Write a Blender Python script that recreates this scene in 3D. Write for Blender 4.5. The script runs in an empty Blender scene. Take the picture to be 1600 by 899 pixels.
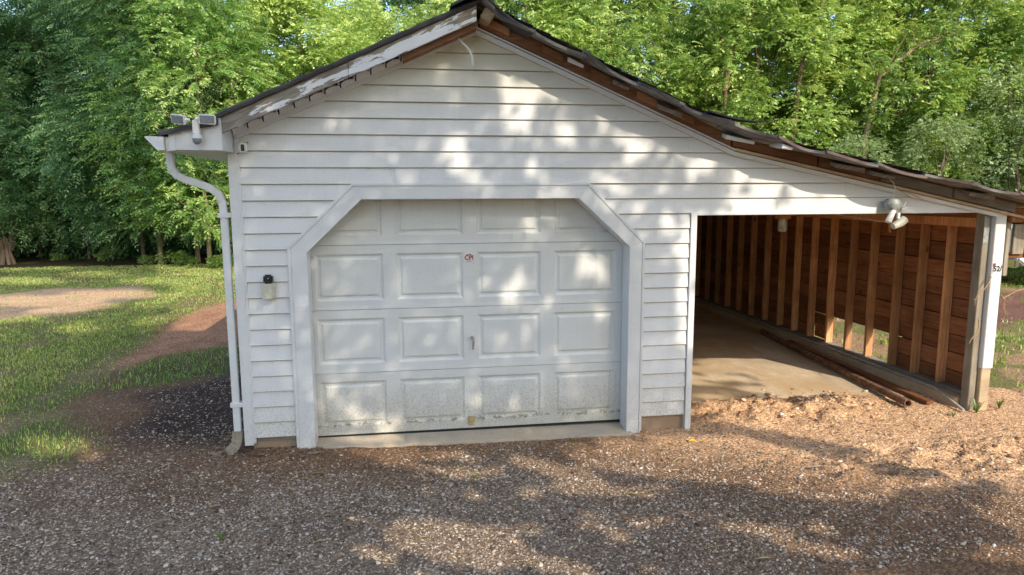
import bpy, math, random
import numpy as np
from mathutils import Vector, Matrix
random.seed(7); rng = np.random.default_rng(7)
S = bpy.context.scene; COL = S.collection

# ---------------------------------------------------------------- camera, sky, sun, exposure
def make_camera():
    yaw, pitch, roll = .151855, .139355, -.004278
    cy, sy, cp, sp, cr, sr = (math.cos(yaw), math.sin(yaw), math.cos(pitch), math.sin(pitch), math.cos(roll), math.sin(roll))
    f = Vector((sy*cp, cy*cp, -sp)); r = Vector((cy, -sy, 0)); u = r.cross(f)
    r2 = cr*r + sr*u; u2 = -sr*r + cr*u
    cd = bpy.data.cameras.new('camera'); co = bpy.data.objects.new('camera', cd); COL.objects.link(co)
    cd.sensor_width = 36; cd.lens = 36*1067/1600; cd.clip_start = .05; cd.clip_end = 800
    co.matrix_world = Matrix(((r2.x, u2.x, -f.x, 0), (r2.y, u2.y, -f.y, -5.5755), (r2.z, u2.z, -f.z, 2.1), (0, 0, 0, 1)))
    S.camera = co
make_camera()
SUN = Vector((.41, -1, .79)).normalized()              # towards the sun
w = bpy.data.worlds.new('World'); S.world = w; w.use_nodes = True
nt = w.node_tree; bg = nt.nodes['Background']
sky = nt.nodes.new('ShaderNodeTexSky'); sky.sky_type = 'NISHITA'; sky.sun_disc = False
sky.sun_elevation = math.asin(SUN.z); sky.sun_rotation = math.atan2(SUN.x, SUN.y)
sky.air_density = 1.0; sky.dust_density = 1.8; sky.ozone_density = 1.0
nt.links.new(sky.outputs[0], bg.inputs[0]); bg.inputs[1].default_value = .15
sl = bpy.data.lights.new('sun', 'SUN'); so = bpy.data.objects.new('sun', sl); COL.objects.link(so)
sl.energy = 2.05; sl.angle = math.radians(.5); sl.color = (1, .87, .70)
so.rotation_euler = SUN.to_track_quat('Z', 'Y').to_euler()
S.cycles.max_bounces = 10; S.cycles.diffuse_bounces = 7
S.view_settings.view_transform = 'Standard'; S.view_settings.look = 'None'
S.view_settings.exposure = 1.2; S.view_settings.gamma = 1

# ---------------------------------------------------------------- materials
MATS = {}
class NT:
    def __init__(s, name, rough=.8, spec=.3):
        s.m = bpy.data.materials.new(name); s.m.use_nodes = True; s.t = s.m.node_tree
        s.b = s.t.nodes['Principled BSDF']; s.b.inputs['Roughness'].default_value = rough
        s.b.inputs['Specular IOR Level'].default_value = spec
        MATS[name] = s.m
    def n(s, typ, **kw):
        o = s.t.nodes.new('ShaderNode'+typ)
        for k, v in kw.items():
            if hasattr(o, k): setattr(o, k, v)
        return o
    def l(s, a, b): s.t.links.new(a, b)
    def coord(s, kind='Object', scale=(1, 1, 1)):
        c = s.n('TexCoord'); m = s.n('Mapping'); m.inputs['Scale'].default_value = scale
        s.l(c.outputs[kind], m.inputs[0]); return m.outputs[0]
    def pos(s, scale=(1, 1, 1)):
        g = s.n('NewGeometry'); m = s.n('Mapping'); m.inputs['Scale'].default_value = scale
        s.l(g.outputs['Position'], m.inputs[0]); return m.outputs[0]
    def noise(s, vec, scale, detail=6, rough=.6):
        o = s.n('TexNoise'); o.inputs['Scale'].default_value = scale; o.inputs['Detail'].default_value = detail
        o.inputs['Roughness'].default_value = rough; s.l(vec, o.inputs['Vector']); return o.outputs['Fac']
    def ramp(s, fac, stops):
        r = s.n('ValToRGB'); e = r.color_ramp.elements
        while len(e) < len(stops): e.new(.5)
        for i, (p, c) in enumerate(stops): e[i].position = p; e[i].color = (*c, 1) if len(c) == 3 else c
        s.l(fac, r.inputs[0]); return r.outputs[0]
    def mix(s, fac, a, b, mode='MIX'):
        x = s.n('Mix', data_type='RGBA', blend_type=mode)
        for sock, v in ((x.inputs[0], fac), (x.inputs[6], a), (x.inputs[7], b)):
            if isinstance(v, (int, float)): sock.default_value = v
            elif isinstance(v, tuple): sock.default_value = (*v, 1)
            else: s.l(v, sock)
        return x.outputs[2]
    def math(s, op, a, b=0.0):
        x = s.n('Math', operation=op)
        for i, v in enumerate((a, b)):
            if isinstance(v, (int, float)): x.inputs[i].default_value = v
            else: s.l(v, x.inputs[i])
        return x.outputs[0]
    def col(s, c):
        if isinstance(c, tuple): s.b.inputs['Base Color'].default_value = (*c, 1)
        else: s.l(c, s.b.inputs['Base Color'])
    def bump(s, h, strength=.3, dist=.01):
        b = s.n('Bump'); b.inputs['Strength'].default_value = strength; b.inputs['Distance'].default_value = dist
        s.l(h, b.inputs['Height']); s.l(b.outputs[0], s.b.inputs['Normal'])

def m_white(name, base=(.70, .715, .725), speck=1.0, rough=.45, stain=True):
    a = NT(name, rough, .35)
    p = a.pos(); sep = a.n('SeparateXYZ'); a.l(p, sep.inputs[0])
    big = a.noise(a.pos((1.2, 1, 3)), 1.3, 4)
    c = a.mix(a.math('MULTIPLY', big, .5), base, (base[0]*.86, base[1]*.85, base[2]*.80))
    if stain:      # cream tint growing towards the gable top
        f = a.ramp(a.math('MULTIPLY_ADD', sep.outputs[2], .5, ), [(0, (0, 0, 0)), (1, (0, 0, 0))]) if False else None
        hz = a.n('MapRange'); a.l(sep.outputs[2], hz.inputs[0]); hz.inputs[1].default_value = 2.65; hz.inputs[2].default_value = 3.3
        c = a.mix(a.math('MULTIPLY', hz.outputs[0], .9), c, (.56, .535, .40))
    # dirt splashed up from the ground
    dz = a.n('MapRange'); a.l(sep.outputs[2], dz.inputs[0]); dz.inputs[1].default_value = .62; dz.inputs[2].default_value = .05
    sp = a.noise(a.pos((1, 1, 1)), 95, 3, .7)
    film = a.noise(a.pos((1, 1, 1)), 9, 5, .7)
    thr = a.math('ADD', sp, a.math('MULTIPLY', dz.outputs[0], .17*speck))
    d = a.ramp(thr, [(.60, (0, 0, 0)), (.72, (1, 1, 1))])
    c = a.mix(a.math('MULTIPLY', dz.outputs[0], a.math('MULTIPLY', film, .55*speck)), c, (.52, .47, .36))
    c = a.mix(a.math('MULTIPLY', d, .5), c, (.28, .26, .19))
    if not stain and speck > 1:
        bz = a.math('ABSOLUTE', a.math('SUBTRACT', sep.outputs[2], .137)); bn = a.noise(a.pos((1, 1, 1)), 26, 4, .7)
        bf = a.math('ADD', bn, a.math('MULTIPLY', bz, -7.5)); c = a.mix(a.ramp(bf, [(.44, (0, 0, 0)), (.54, (.85, .85, .85))]), c, (.17, .145, .085))
        dr = a.noise(a.pos((26, 26, 2.2)), 1.5, 5, .7); c = a.mix(a.math('MULTIPLY', a.ramp(dr, [(.5, (0, 0, 0)), (.75, (1, 1, 1))]), a.math('MULTIPLY', dz.outputs[0], .5)), c, (.40, .36, .26))
    streak = a.noise(a.pos((30, 30, 1.2)), 1, 4, .6)
    c = a.mix(a.ramp(streak, [(.55, (0, 0, 0)), (.8, (.35, .35, .35))]), c, (.55, .54, .47))
    a.col(c); a.bump(a.noise(a.pos((2, 2, 9)), 6, 4), .12, .006)
    return a.m
m_white('siding'); m_white('door_paint', (.68, .70, .70), 1.3, .5, False); m_white('trim_white', (.70, .72, .735), .55, .4, False)
m_white('gutter_white', (.70, .725, .74), .3, .4, False)
NT('lap_shade_grime', .9, .1).col((.42, .40, .33))  # lap lines: grime plus the shadow under each course, painted on the lip
NT('gap_shade', .9, .1).col((.045, .03, .022))  # near black that paints shade into the rake and plank gaps

def m_wood(name, axis, dark, light, rough=.85, scale=1.0, knots=True):
    a = NT(name, rough, .15)
    st = [14, 14, 14]; st[axis] = 1.1
    inf = a.n('ObjectInfo'); off = a.n('VectorMath', operation='ADD')
    a.l(a.pos(tuple(v*scale for v in st)), off.inputs[0])
    k = a.n('VectorMath', operation='SCALE'); k.inputs[0].default_value = (31, 17, 23); a.l(inf.outputs['Random'], k.inputs[3])
    a.l(k.outputs[0], off.inputs[1])
    g = a.noise(off.outputs[0], 3.0, 8, .65); b = a.noise(a.pos(), 2.3, 3)
    c = a.ramp(g, [(.25, dark), (.5, tuple((x+y)/2 for x, y in zip(dark, light))), (.75, light)])
    hsv = a.n('HueSaturation'); a.l(c, hsv.inputs['Color'])
    mr = a.n('MapRange'); a.l(inf.outputs['Random'], mr.inputs[0]); mr.inputs[3].default_value = .62; mr.inputs[4].default_value = 1.3
    a.l(mr.outputs[0], hsv.inputs['Value'])
    c = a.mix(a.ramp(b, [(.4, (0, 0, 0)), (.7, (.5, .5, .5))]), hsv.outputs[0], tuple(x*.55 for x in dark))
    if knots:
        v = a.n('TexVoronoi'); kv = [5, 5, 5]; kv[axis] = 2.2; a.l(a.pos(tuple(kv)), v.inputs['Vector']); v.inputs['Scale'].default_value = 1
        c = a.mix(a.ramp(v.outputs['Distance'], [(.06, (.8, .8, .8)), (.12, (0, 0, 0))]), c, tuple(x*.35 for x in dark))
    a.col(c); a.bump(g, .5, .006); return a.m
m_wood('stud_wood', 2, (.42, .19, .085), (.84, .48, .23))
m_wood('board_wood', 1, (.17, .065, .03), (.42, .195, .088))
m_wood('rafter_wood', 0, (.16, .075, .042), (.34, .185, .105))
m_wood('block_wood', 0, (.26, .13, .06), (.46, .27, .14))
m_wood('pale_wood', 0, (.36, .27, .17), (.55, .43, .29))
m_wood('grey_wood_z', 2, (.20, .17, .13), (.40, .36, .28))
m_wood('grey_wood_x', 0, (.16, .14, .12), (.34, .31, .27))
m_wood('grey_wood_y', 1, (.24, .21, .16), (.46, .41, .33))
m_wood('bark', 2, (.10, .07, .05), (.26, .20, .14), knots=False)
m_wood('bark_light', 2, (.20, .14, .09), (.44, .33, .22), knots=False)

def m_peel():
    a = NT('peeling_paint', .8, .2)
    v = a.n('Mapping'); g = a.n('NewGeometry'); a.l(g.outputs['Position'], v.inputs[0])
    v.inputs['Rotation'].default_value = (0, math.radians(24), 0)
    v2 = a.n('Mapping'); a.l(v.outputs[0], v2.inputs[0]); v2.inputs['Scale'].default_value = (3, 8, 15)
    n1 = a.noise(v2.outputs[0], 1.6, 9, .66); sep = a.n('SeparateXYZ'); a.l(g.outputs['Position'], sep.inputs[0])
    hx = a.n('MapRange'); a.l(sep.outputs[0], hx.inputs[0]); hx.inputs[1].default_value = -1.3; hx.inputs[2].default_value = .0
    hx.inputs[3].default_value = -.10; hx.inputs[4].default_value = .02
    sepv = a.n('SeparateXYZ'); a.l(v.outputs[0], sepv.inputs[0])
    ed = a.math('SUBTRACT', sepv.outputs[2], 2.872); ed = a.math('MULTIPLY', a.math('ABSOLUTE', ed), -2.2)
    m = a.math('ADD', a.math('ADD', n1, hx.outputs[0]), a.math('ADD', ed, .075))
    v3 = a.n('Mapping'); a.l(v.outputs[0], v3.inputs[0]); v3.inputs['Scale'].default_value = (3, 20, 70)
    gr = a.noise(v3.outputs[0], 2, 6)
    wood = a.ramp(gr, [(.3, (.12, .105, .09)), (.7, (.36, .33, .28))])
    c = a.mix(a.ramp(m, [(.485, (0, 0, 0)), (.505, (1, 1, 1))]), wood, (.68, .70, .72))
    a.col(c); a.bump(m, .6, .006)
m_peel()
def m_felt():
    a = NT('roof_felt', .75, .35)
    n1 = a.noise(a.pos(), 5, 6); n2 = a.noise(a.pos(), 160, 2)
    c = a.ramp(n1, [(.35, (.018, .019, .022)), (.7, (.07, .07, .075))])
    a.col(a.mix(a.math('MULTIPLY', n2, .25), c, (.2, .19, .19))); a.bump(n2, .4, .003)
    a = NT('felt_underside', .8, .2)
    n1 = a.noise(a.pos((2, 8, 8)), 2, 5)
    a.col(a.ramp(n1, [(.3, (.07, .07, .07)), (.62, (.25, .245, .235)), (.8, (.34, .33, .31))])); a.bump(n1, .3, .01)
    a = NT('shingle', .9, .2)
    n1 = a.noise(a.pos(), 6, 6); n2 = a.noise(a.pos(), 220, 2)
    c = a.ramp(n1, [(.3, (.09, .065, .06)), (.7, (.22, .16, .145))])
    a.col(a.mix(a.math('MULTIPLY', n2, .4), c, (.3, .26, .25))); a.bump(n2, .5, .003)
m_felt()
def m_concrete(name, c0, c1, stain):
    a = NT(name, .9, .2)
    n1 = a.noise(a.pos(), 1.6, 8, .62); n2 = a.noise(a.pos(), 55, 4, .7); n3 = a.noise(a.pos((1.6, .8, 1)), 1.0, 6, .7)
    c = a.ramp(n1, [(.3, c0), (.7, c1)])
    c = a.mix(a.ramp(n3, [(.44, (0, 0, 0)), (.6, (.85, .85, .85))]), c, stain)
    c = a.mix(a.ramp(n2, [(.5, (0, 0, 0)), (.72, (.5, .5, .5))]), c, tuple(x*.6 for x in c0))
    a.col(c); a.bump(n2, .35, .004)
m_concrete('slab_concrete', (.45, .36, .25), (.74, .62, .46), (.52, .36, .20))
m_concrete('apron_concrete', (.38, .32, .24), (.56, .49, .39), (.48, .38, .26))
m_concrete('foundation_block', (.27, .20, .14), (.40, .32, .23), (.32, .2, .12))

def simple(name, c, rough=.5, metal=0, spec=.5, noise=None, vary=.3):
    a = NT(name, rough, spec); a.b.inputs['Metallic'].default_value = metal
    if noise:
        n = a.noise(a.pos(), noise, 6, .65)
        a.col(a.ramp(n, [(.3, tuple(x*(1-vary) for x in c)), (.7, tuple(min(1, x*(1+vary)) for x in c))])); a.bump(n, .2, .003)
    else: a.col(c)
    return a
simple('rust', (.20, .11, .065), .9, 0, .2, 14, .6)
simple('conduit_grey', (.42, .39, .34), .6, 0, .4, 20, .3)
simple('black_plastic', (.012, .016, .018), .3)
simple('dark_glass', (.02, .02, .02), .08)
simple('beige_plastic', (.55, .54, .44), .5, 0, .4, 30, .15)
simple('white_plastic', (.78, .78, .75), .45, 0, .4, 30, .12)
simple('lamp_lens', (.22, .25, .28), .3, 0, .5, 60, .25)
simple('steel', (.36, .36, .35), .45, .7, .5, 30, .3)
simple('tin_grey', (.30, .32, .31), .6, .3, .5, 25, .4)
simple('brass', (.42, .33, .17), .6, .3, .5, 40, .25)
simple('orange_wood', (.38, .17, .06), .8, 0, .2, 30, .4)
simple('red_ink', (.36, .03, .03), .6); simple('black_ink', (.02, .02, .02), .7)
simple('paper', (.72, .72, .70), .8, 0, .2, 60, .15)
simple('truck_paint', (.55, .56, .58), .3, 0, .5, 3, .1)
simple('tail_red', (.45, .02, .02), .2); simple('tyre', (.02, .02, .02), .85); simple('chrome', (.6, .6, .6), .2, 1)
simple('vine', (.36, .24, .14), .9, 0, .2, 40, .3); simple('dead_leaf', (.24, .16, .10), .9, 0, .2, 6, .6)
simple('yellow_leaf', (.75, .48, .02), .7); simple('trash_white', (.75, .78, .82), .6); simple('interior_dark', (.38, .31, .24), .95, 0, .1, 4, .4)
g = simple('jar_glass', (.75, .72, .62), .12, 0, .5); g.b.inputs['Transmission Weight'].default_value = .75

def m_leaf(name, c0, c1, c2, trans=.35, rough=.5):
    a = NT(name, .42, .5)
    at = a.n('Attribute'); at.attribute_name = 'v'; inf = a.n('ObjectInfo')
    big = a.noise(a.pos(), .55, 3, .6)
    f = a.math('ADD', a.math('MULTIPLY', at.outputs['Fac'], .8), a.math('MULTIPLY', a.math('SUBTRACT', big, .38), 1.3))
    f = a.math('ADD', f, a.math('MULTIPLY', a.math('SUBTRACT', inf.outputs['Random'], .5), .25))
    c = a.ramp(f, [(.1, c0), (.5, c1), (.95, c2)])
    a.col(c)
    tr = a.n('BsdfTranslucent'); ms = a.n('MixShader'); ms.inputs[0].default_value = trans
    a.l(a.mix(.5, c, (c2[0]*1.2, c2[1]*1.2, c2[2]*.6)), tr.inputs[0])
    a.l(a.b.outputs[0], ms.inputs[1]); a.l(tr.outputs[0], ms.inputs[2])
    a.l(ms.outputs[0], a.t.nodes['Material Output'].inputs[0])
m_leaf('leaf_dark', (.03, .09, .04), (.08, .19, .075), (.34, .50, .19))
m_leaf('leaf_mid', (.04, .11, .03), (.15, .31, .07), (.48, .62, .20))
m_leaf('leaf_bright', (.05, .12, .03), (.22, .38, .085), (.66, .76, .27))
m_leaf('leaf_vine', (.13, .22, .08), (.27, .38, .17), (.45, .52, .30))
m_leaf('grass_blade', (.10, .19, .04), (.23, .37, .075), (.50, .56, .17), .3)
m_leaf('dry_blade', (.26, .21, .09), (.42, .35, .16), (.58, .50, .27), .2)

def m_ground():
    a = NT('ground_soil', .95, .15)
    at = a.n('Attribute'); at.attribute_name = 'Col'
    n1 = a.noise(a.pos(), 38, 5, .75); n2 = a.noise(a.pos(), 6, 6, .7); v = a.n('TexVoronoi')
    a.l(a.pos(), v.inputs['Vector']); v.inputs['Scale'].default_value = 75
    k = a.ramp(n1, [(.3, (.6, .6, .6)), (.7, (1.7, 1.7, 1.7))])
    c = a.mix(1.0, at.outputs['Color'], k, 'MULTIPLY')
    sp = a.ramp(v.outputs['Color'], [(.3, (.6, .57, .55)), (.75, (1.3, 1.3, 1.3)), (.95, (2.2, 2.2, 2.2))])
    c = a.mix(.75, c, a.mix(1.0, c, sp, 'MULTIPLY'))
    c = a.mix(a.math('MULTIPLY', n2, .35), c, a.mix(1.0, c, (.7, .62, .55), 'MULTIPLY'))
    a.col(c); h = a.math('ADD', n1, a.math('MULTIPLY', v.outputs['Distance'], -.7)); a.bump(h, .7, .012)
m_ground()
def m_stone():
    a = NT('pebble', .85, .25)
    at = a.n('Attribute'); at.attribute_name = 'v'
    c = a.ramp(at.outputs['Fac'], [(0, (.05, .032, .022)), (.25, (.20, .14, .09)), (.5, (.40, .31, .23)), (.72, (.55, .48, .39)), (.88, (.66, .50, .33)), (1, (.80, .76, .68))])
    a.col(a.mix(a.math('MULTIPLY', a.noise(a.pos(), 120, 3), .5), c, (.10, .07, .05)))
    a = NT('tan_stone', .9, .2)
    at = a.n('Attribute'); at.attribute_name = 'v'
    a.col(a.ramp(at.outputs['Fac'], [(0, (.14, .07, .035)), (.35, (.44, .27, .145)), (.8, (.64, .44, .275)), (1, (.76, .62, .46))]))
m_stone()

# ---------------------------------------------------------------- mesh helpers
def link(name, me, mat=None, parent=None, loc=None):
    o = bpy.data.objects.new(name, me); COL.objects.link(o)
    if mat and me is not None and not me.materials: me.materials.append(MATS[mat])
    if parent is not None: o.parent = parent
    if loc is not None: o.location = loc
    return o
def thing(name, label, cat, loc=(0, 0, 0), group=None, rz=0):
    o = link(name, None); o.location = loc; o.rotation_euler = (0, 0, rz); o['label'] = label; o['category'] = cat
    if group: o['group'] = group
    return o
def tag(o, label=None, cat=None, group=None, kind=None):
    for k, v in (('label', label), ('category', cat), ('group', group), ('kind', kind)):
        if v: o[k] = v
    return o
class MB:
    def __init__(s): s.v = []; s.f = []
    def add(s, vs, fs):
        n = len(s.v); s.v += [tuple(p) for p in vs]; s.f += [tuple(n+i for i in q) for q in fs]; return s
    def box(s, x0, x1, y0, y1, z0, z1):
        return s.add([(x0, y0, z0), (x1, y0, z0), (x1, y1, z0), (x0, y1, z0), (x0, y0, z1), (x1, y0, z1), (x1, y1, z1), (x0, y1, z1)],
            [(0, 3, 2, 1), (4, 5, 6, 7), (0, 1, 5, 4), (1, 2, 6, 5), (2, 3, 7, 6), (3, 0, 4, 7)])
    def prism(s, pts, y0, y1):               # pts in XZ, extruded along Y
        n = len(pts)
        return s.add([(x, y0, z) for x, z in pts]+[(x, y1, z) for x, z in pts],
            [tuple(range(n)), tuple(range(2*n-1, n-1, -1))]+[(i, n+i, n+(i+1) % n, (i+1) % n) for i in range(n)])
    def tube(s, pts, r, n=8, cap=True, flat=1.0):
        pts = [Vector(p) for p in pts]; rs = r if isinstance(r, (list, tuple)) else [r]*len(pts); base = len(s.v)
        up0 = Vector((0, 0, 1)) if abs((pts[1]-pts[0]).normalized().z) < .9 else Vector((1, 0, 0))
        a = None
        for i, p in enumerate(pts):
            d = (pts[min(i+1, len(pts)-1)]-pts[max(i-1, 0)]).normalized()
            a = (up0 if a is None else a); a = (a-d*a.dot(d)).normalized(); b = d.cross(a)
            for k in range(n):
                t = 2*math.pi*k/n; s.v.append(tuple(p+(a*math.cos(t)*flat+b*math.sin(t))*rs[i]))
        for i in range(len(pts)-1):
            for k in range(n):
                s.f.append((base+i*n+k, base+i*n+(k+1) % n, base+(i+1)*n+(k+1) % n, base+(i+1)*n+k))
        if cap: s.f.append(tuple(base+k for k in range(n))[::-1]); s.f.append(tuple(base+(len(pts)-1)*n+k for k in range(n)))
        return s
    def rect_tube(s, pts, wx, wy):           # rectangular duct, cross section kept in the plane it turns in
        base = len(s.v); pts = [Vector(p) for p in pts]
        for i, p in enumerate(pts):
            d = (pts[min(i+1, len(pts)-1)]-pts[max(i-1, 0)]).normalized()
            b = Vector((0, 1, 0)); b = (b-d*b.dot(d)).normalized(); a = b.cross(d).normalized()
            for u, v in ((-1, -1), (1, -1), (1, 1), (-1, 1)): s.v.append(tuple(p+a*u*wx/2+b*v*wy/2))
        for i in range(len(pts)-1):
            for k in range(4): s.f.append((base+i*4+k, base+i*4+(k+1) % 4, base+(i+1)*4+(k+1) % 4, base+(i+1)*4+k))
        s.f.append((base+3, base+2, base+1, base)); e = base+(len(pts)-1)*4; s.f.append((e, e+1, e+2, e+3)); return s
    def lathe(s, prof, c=(0, 0, 0), axis='z', n=16):
        base = len(s.v)
        for r, h in prof:
            for k in range(n):
                t = 2*math.pi*k/n; u, v = r*math.cos(t), r*math.sin(t)
                q = {'z': (u, v, h), 'y': (u, h, v), 'x': (h, u, v)}[axis]; s.v.append((c[0]+q[0], c[1]+q[1], c[2]+q[2]))
        for i in range(len(prof)-1):
            for k in range(n): s.f.append((base+i*n+k, base+i*n+(k+1) % n, base+(i+1)*n+(k+1) % n, base+(i+1)*n+k))
        s.f.append(tuple(base+k for k in range(n))); s.f.append(tuple(base+(len(prof)-1)*n+k for k in range(n))); return s
    def xf(s, M, start=0):
        for i in range(start, len(s.v)): s.v[i] = tuple(M @ Vector(s.v[i]))
        return s
    def build(s, name, mat, parent=None, loc=None, bevel=0, smooth=False, label=None):
        me = bpy.data.meshes.new(name); me.from_pydata(s.v, [], s.f); me.update()
        import bmesh
        bm = bmesh.new(); bm.from_mesh(me); bmesh.ops.recalc_face_normals(bm, faces=bm.faces[:])
        if bevel: bmesh.ops.bevel(bm, geom=[e for e in bm.edges if e.calc_face_angle(0) > .6], offset=bevel, segments=2, affect='EDGES', clamp_overlap=True)
        bm.to_mesh(me); bm.free()
        if smooth:
            for p in me.polygons: p.use_smooth = True
            me.set_sharp_from_angle(angle=math.radians(40))
        o = link(name, me, mat, parent, loc)
        if label: o['label'] = label
        return o
def npmesh(name, V, F, mat, attr=None, smooth=False):
    """V (n,3), F (m,k) numpy -> mesh in one go"""
    me = bpy.data.meshes.new(name); k = F.shape[1]
    me.vertices.add(len(V)); me.vertices.foreach_set('co', V.astype(np.float32).ravel())
    me.loops.add(F.size); me.loops.foreach_set('vertex_index', F.astype(np.int32).ravel())
    me.polygons.add(len(F)); me.polygons.foreach_set('loop_start', np.arange(0, F.size, k, dtype=np.int32))
    me.polygons.foreach_set('loop_total', np.full(len(F), k, dtype=np.int32))
    if smooth: me.polygons.foreach_set('use_smooth', np.ones(len(F), dtype=bool))
    me.update(calc_edges=True)
    if attr is not None:
        a = me.attributes.new('v', 'FLOAT', 'POINT'); a.data.foreach_set('value', attr.astype(np.float32))
    me.materials.append(MATS[mat]); return me
def text_mesh(body, size, extrude=.0006):
    c = bpy.data.curves.new('t', 'FONT'); c.body = body; c.size = size; c.extrude = extrude; c.align_x = 'CENTER'; c.align_y = 'CENTER'
    c.offset = size*.03
    o = bpy.data.objects.new('t', c); COL.objects.link(o); me = bpy.data.meshes.new_from_object(o.evaluated_get(bpy.context.evaluated_depsgraph_get()))
    COL.objects.unlink(o); bpy.data.objects.remove(o); return me

def vnoise(x, y, seed=0):                     # smooth value noise, numpy
    def h(i, j):
        n = (i*374761393 + j*668265263 + seed*1442695041) & 0x7fffffff; n = ((n ^ (n >> 13))*1274126177) & 0x7fffffff
        return ((n ^ (n >> 16)) & 0xffff)/65535.
    xi = np.floor(x).astype(np.int64); yi = np.floor(y).astype(np.int64); fx = x-xi; fy = y-yi
    fx = fx*fx*(3-2*fx); fy = fy*fy*(3-2*fy)
    return (h(xi, yi)*(1-fx)+h(xi+1, yi)*fx)*(1-fy)+(h(xi, yi+1)*(1-fx)+h(xi+1, yi+1)*fx)*fy
def fbm(x, y, seed=0, oct=4):
    s = 0; a = .5
    for o in range(oct): s = s+a*vnoise(x*2**o, y*2**o, seed+o*7); a *= .5
    return s/(1-.5**oct)
def inpoly(x, y, P):
    r = np.zeros(x.shape, bool); n = len(P)
    for i in range(n):
        x0, y0 = P[i]; x1, y1 = P[(i+1) % n]
        c = ((y0 > y) != (y1 > y)) & (x < (x1-x0)*(y-y0)/((y1-y0) or 1e-9)+x0); r ^= c
    return r

# ---------------------------------------------------------------- ground
LAWN = [(-40, 30), (-3.0, 30), (-2.6, 15), (-2.6, 9.2), (-3.5, 8.4), (-3.75, 7.66), (-3.94, 5.56), (-3.6, 4.2), (-3.5, 2.43), (-3.2, 1.3), (-2.75, .5), (-2.55, .15), (-2.95, -.15), (-4.5, -1.2), (-9, -4), (-40, -14)]
PATCH = [(-30, 9.6), (-8.5, 10.2), (-7.8, 11.2), (-5.65, 10.6), (-5.1, 9.5), (-5.4, 8.0), (-6.3, 7.15), (-6.8, 6.9), (-30, 5.5)]
GRASS2 = [(-3.3, 3.6), (-2.5, 4.2), (-1.6, 4.2), (-1.6, 2.9), (-2.2, 2.6), (-2.9, 2.1), (-3.3, 2.2)]
MULCH = [(-2.75, 1.85), (-2.3, 2.5), (-1.3, 3.2), (-1.3, .3), (-2.0, .25), (-2.5, .6)]
RLAWN = [(5.75, .6), (6.2, .35), (8.5, -.6), (30, -6), (60, 40), (5.6, 40), (5.6, 1.3)]
MULCH_R = [(7.6, 3.3), (13, 4.6), (14, 7.0), (7.6, 5.6)]
def soft(P, x, y, wob=.25, seed=3):
    dx = (fbm(x*1.7, y*1.7, seed)-.5)*2*wob+(fbm(x*7, y*7, seed+5)-.5)*wob*.8
    dy = (fbm(x*1.7+50, y*1.7, seed+9)-.5)*2*wob+(fbm(x*7+9, y*7, seed+15)-.5)*wob*.8
    return inpoly(x+dx, y+dy, P)
def softf(P, x, y, wob, seed, w=.22):
    f = 0
    for k in range(8):
        a = k*2.4; f = f+soft(P, x+w*math.cos(a)*(k+1)/8, y+w*1.3*math.sin(a)*(k+1)/8, wob, seed)
    return f/8.
def gheight(x, y):
    near = np.clip(1-np.hypot(x-1.5, y-.5)/9, 0, 1)
    h = (fbm(x*1.1, y*1.1, 11)-.5)*.05*near+(fbm(x*6, y*6, 21)-.5)*.022*near+(fbm(x*22, y*22, 31)-.5)*.010*near
    h = h+.035*np.exp(-((x+1.1)/.7)**2-((y-.0)/.5)**2)
    # spill of loose dirt in front of the carport slab
    m = np.exp(-((x-3.55)/1.0)**4-((y-.32)/.36)**2); h = h+m*(.05+.24*(fbm(x*6, y*6, 41)-.45)+.13*(fbm(x*17, y*17, 47)-.5))
    tr = np.exp(-((y+1.0-(x-4.6)*.05)/.42)**2)*np.clip((x-2.0)/1.5, 0, 1)*np.clip((7-x), 0, 1)   # churned track
    h = h+tr*(.16*(fbm(x*5, y*9, 51)-.45)+.06*(fbm(x*17, y*22, 57)-.5))
    # kept under the slabs and inside the garage
    under = (x > -1.25)*(x < 2.45)*(y > .05)*(y < 7.3)+(x > 2.3)*(x < 5.5)*(y > 1.0)*(y < 7.2)
    h = np.where(under > 0, -.06, h)
    edge = (x > 2.4)*(x < 5.3)*(y > .62)*(y <= 1.0); h = np.where(edge > 0, np.minimum(h, h*.3-(y-.62)*.12), h)
    h = np.where((x > -.8)*(x < 1.9)*(y > -.02)*(y <= .05), np.minimum(h, .0), h)
    return h
def axis(lo, f0, f1, hi, step, growth=1.09):
    a = list(np.arange(f0, f1, step)); s = step
    while a[-1] < hi: s *= growth; a.append(a[-1]+s)
    s = step; b = []
    p = f0
    while p > lo: s *= growth; p -= s; b.append(p)
    return np.array(b[::-1]+a)
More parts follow.
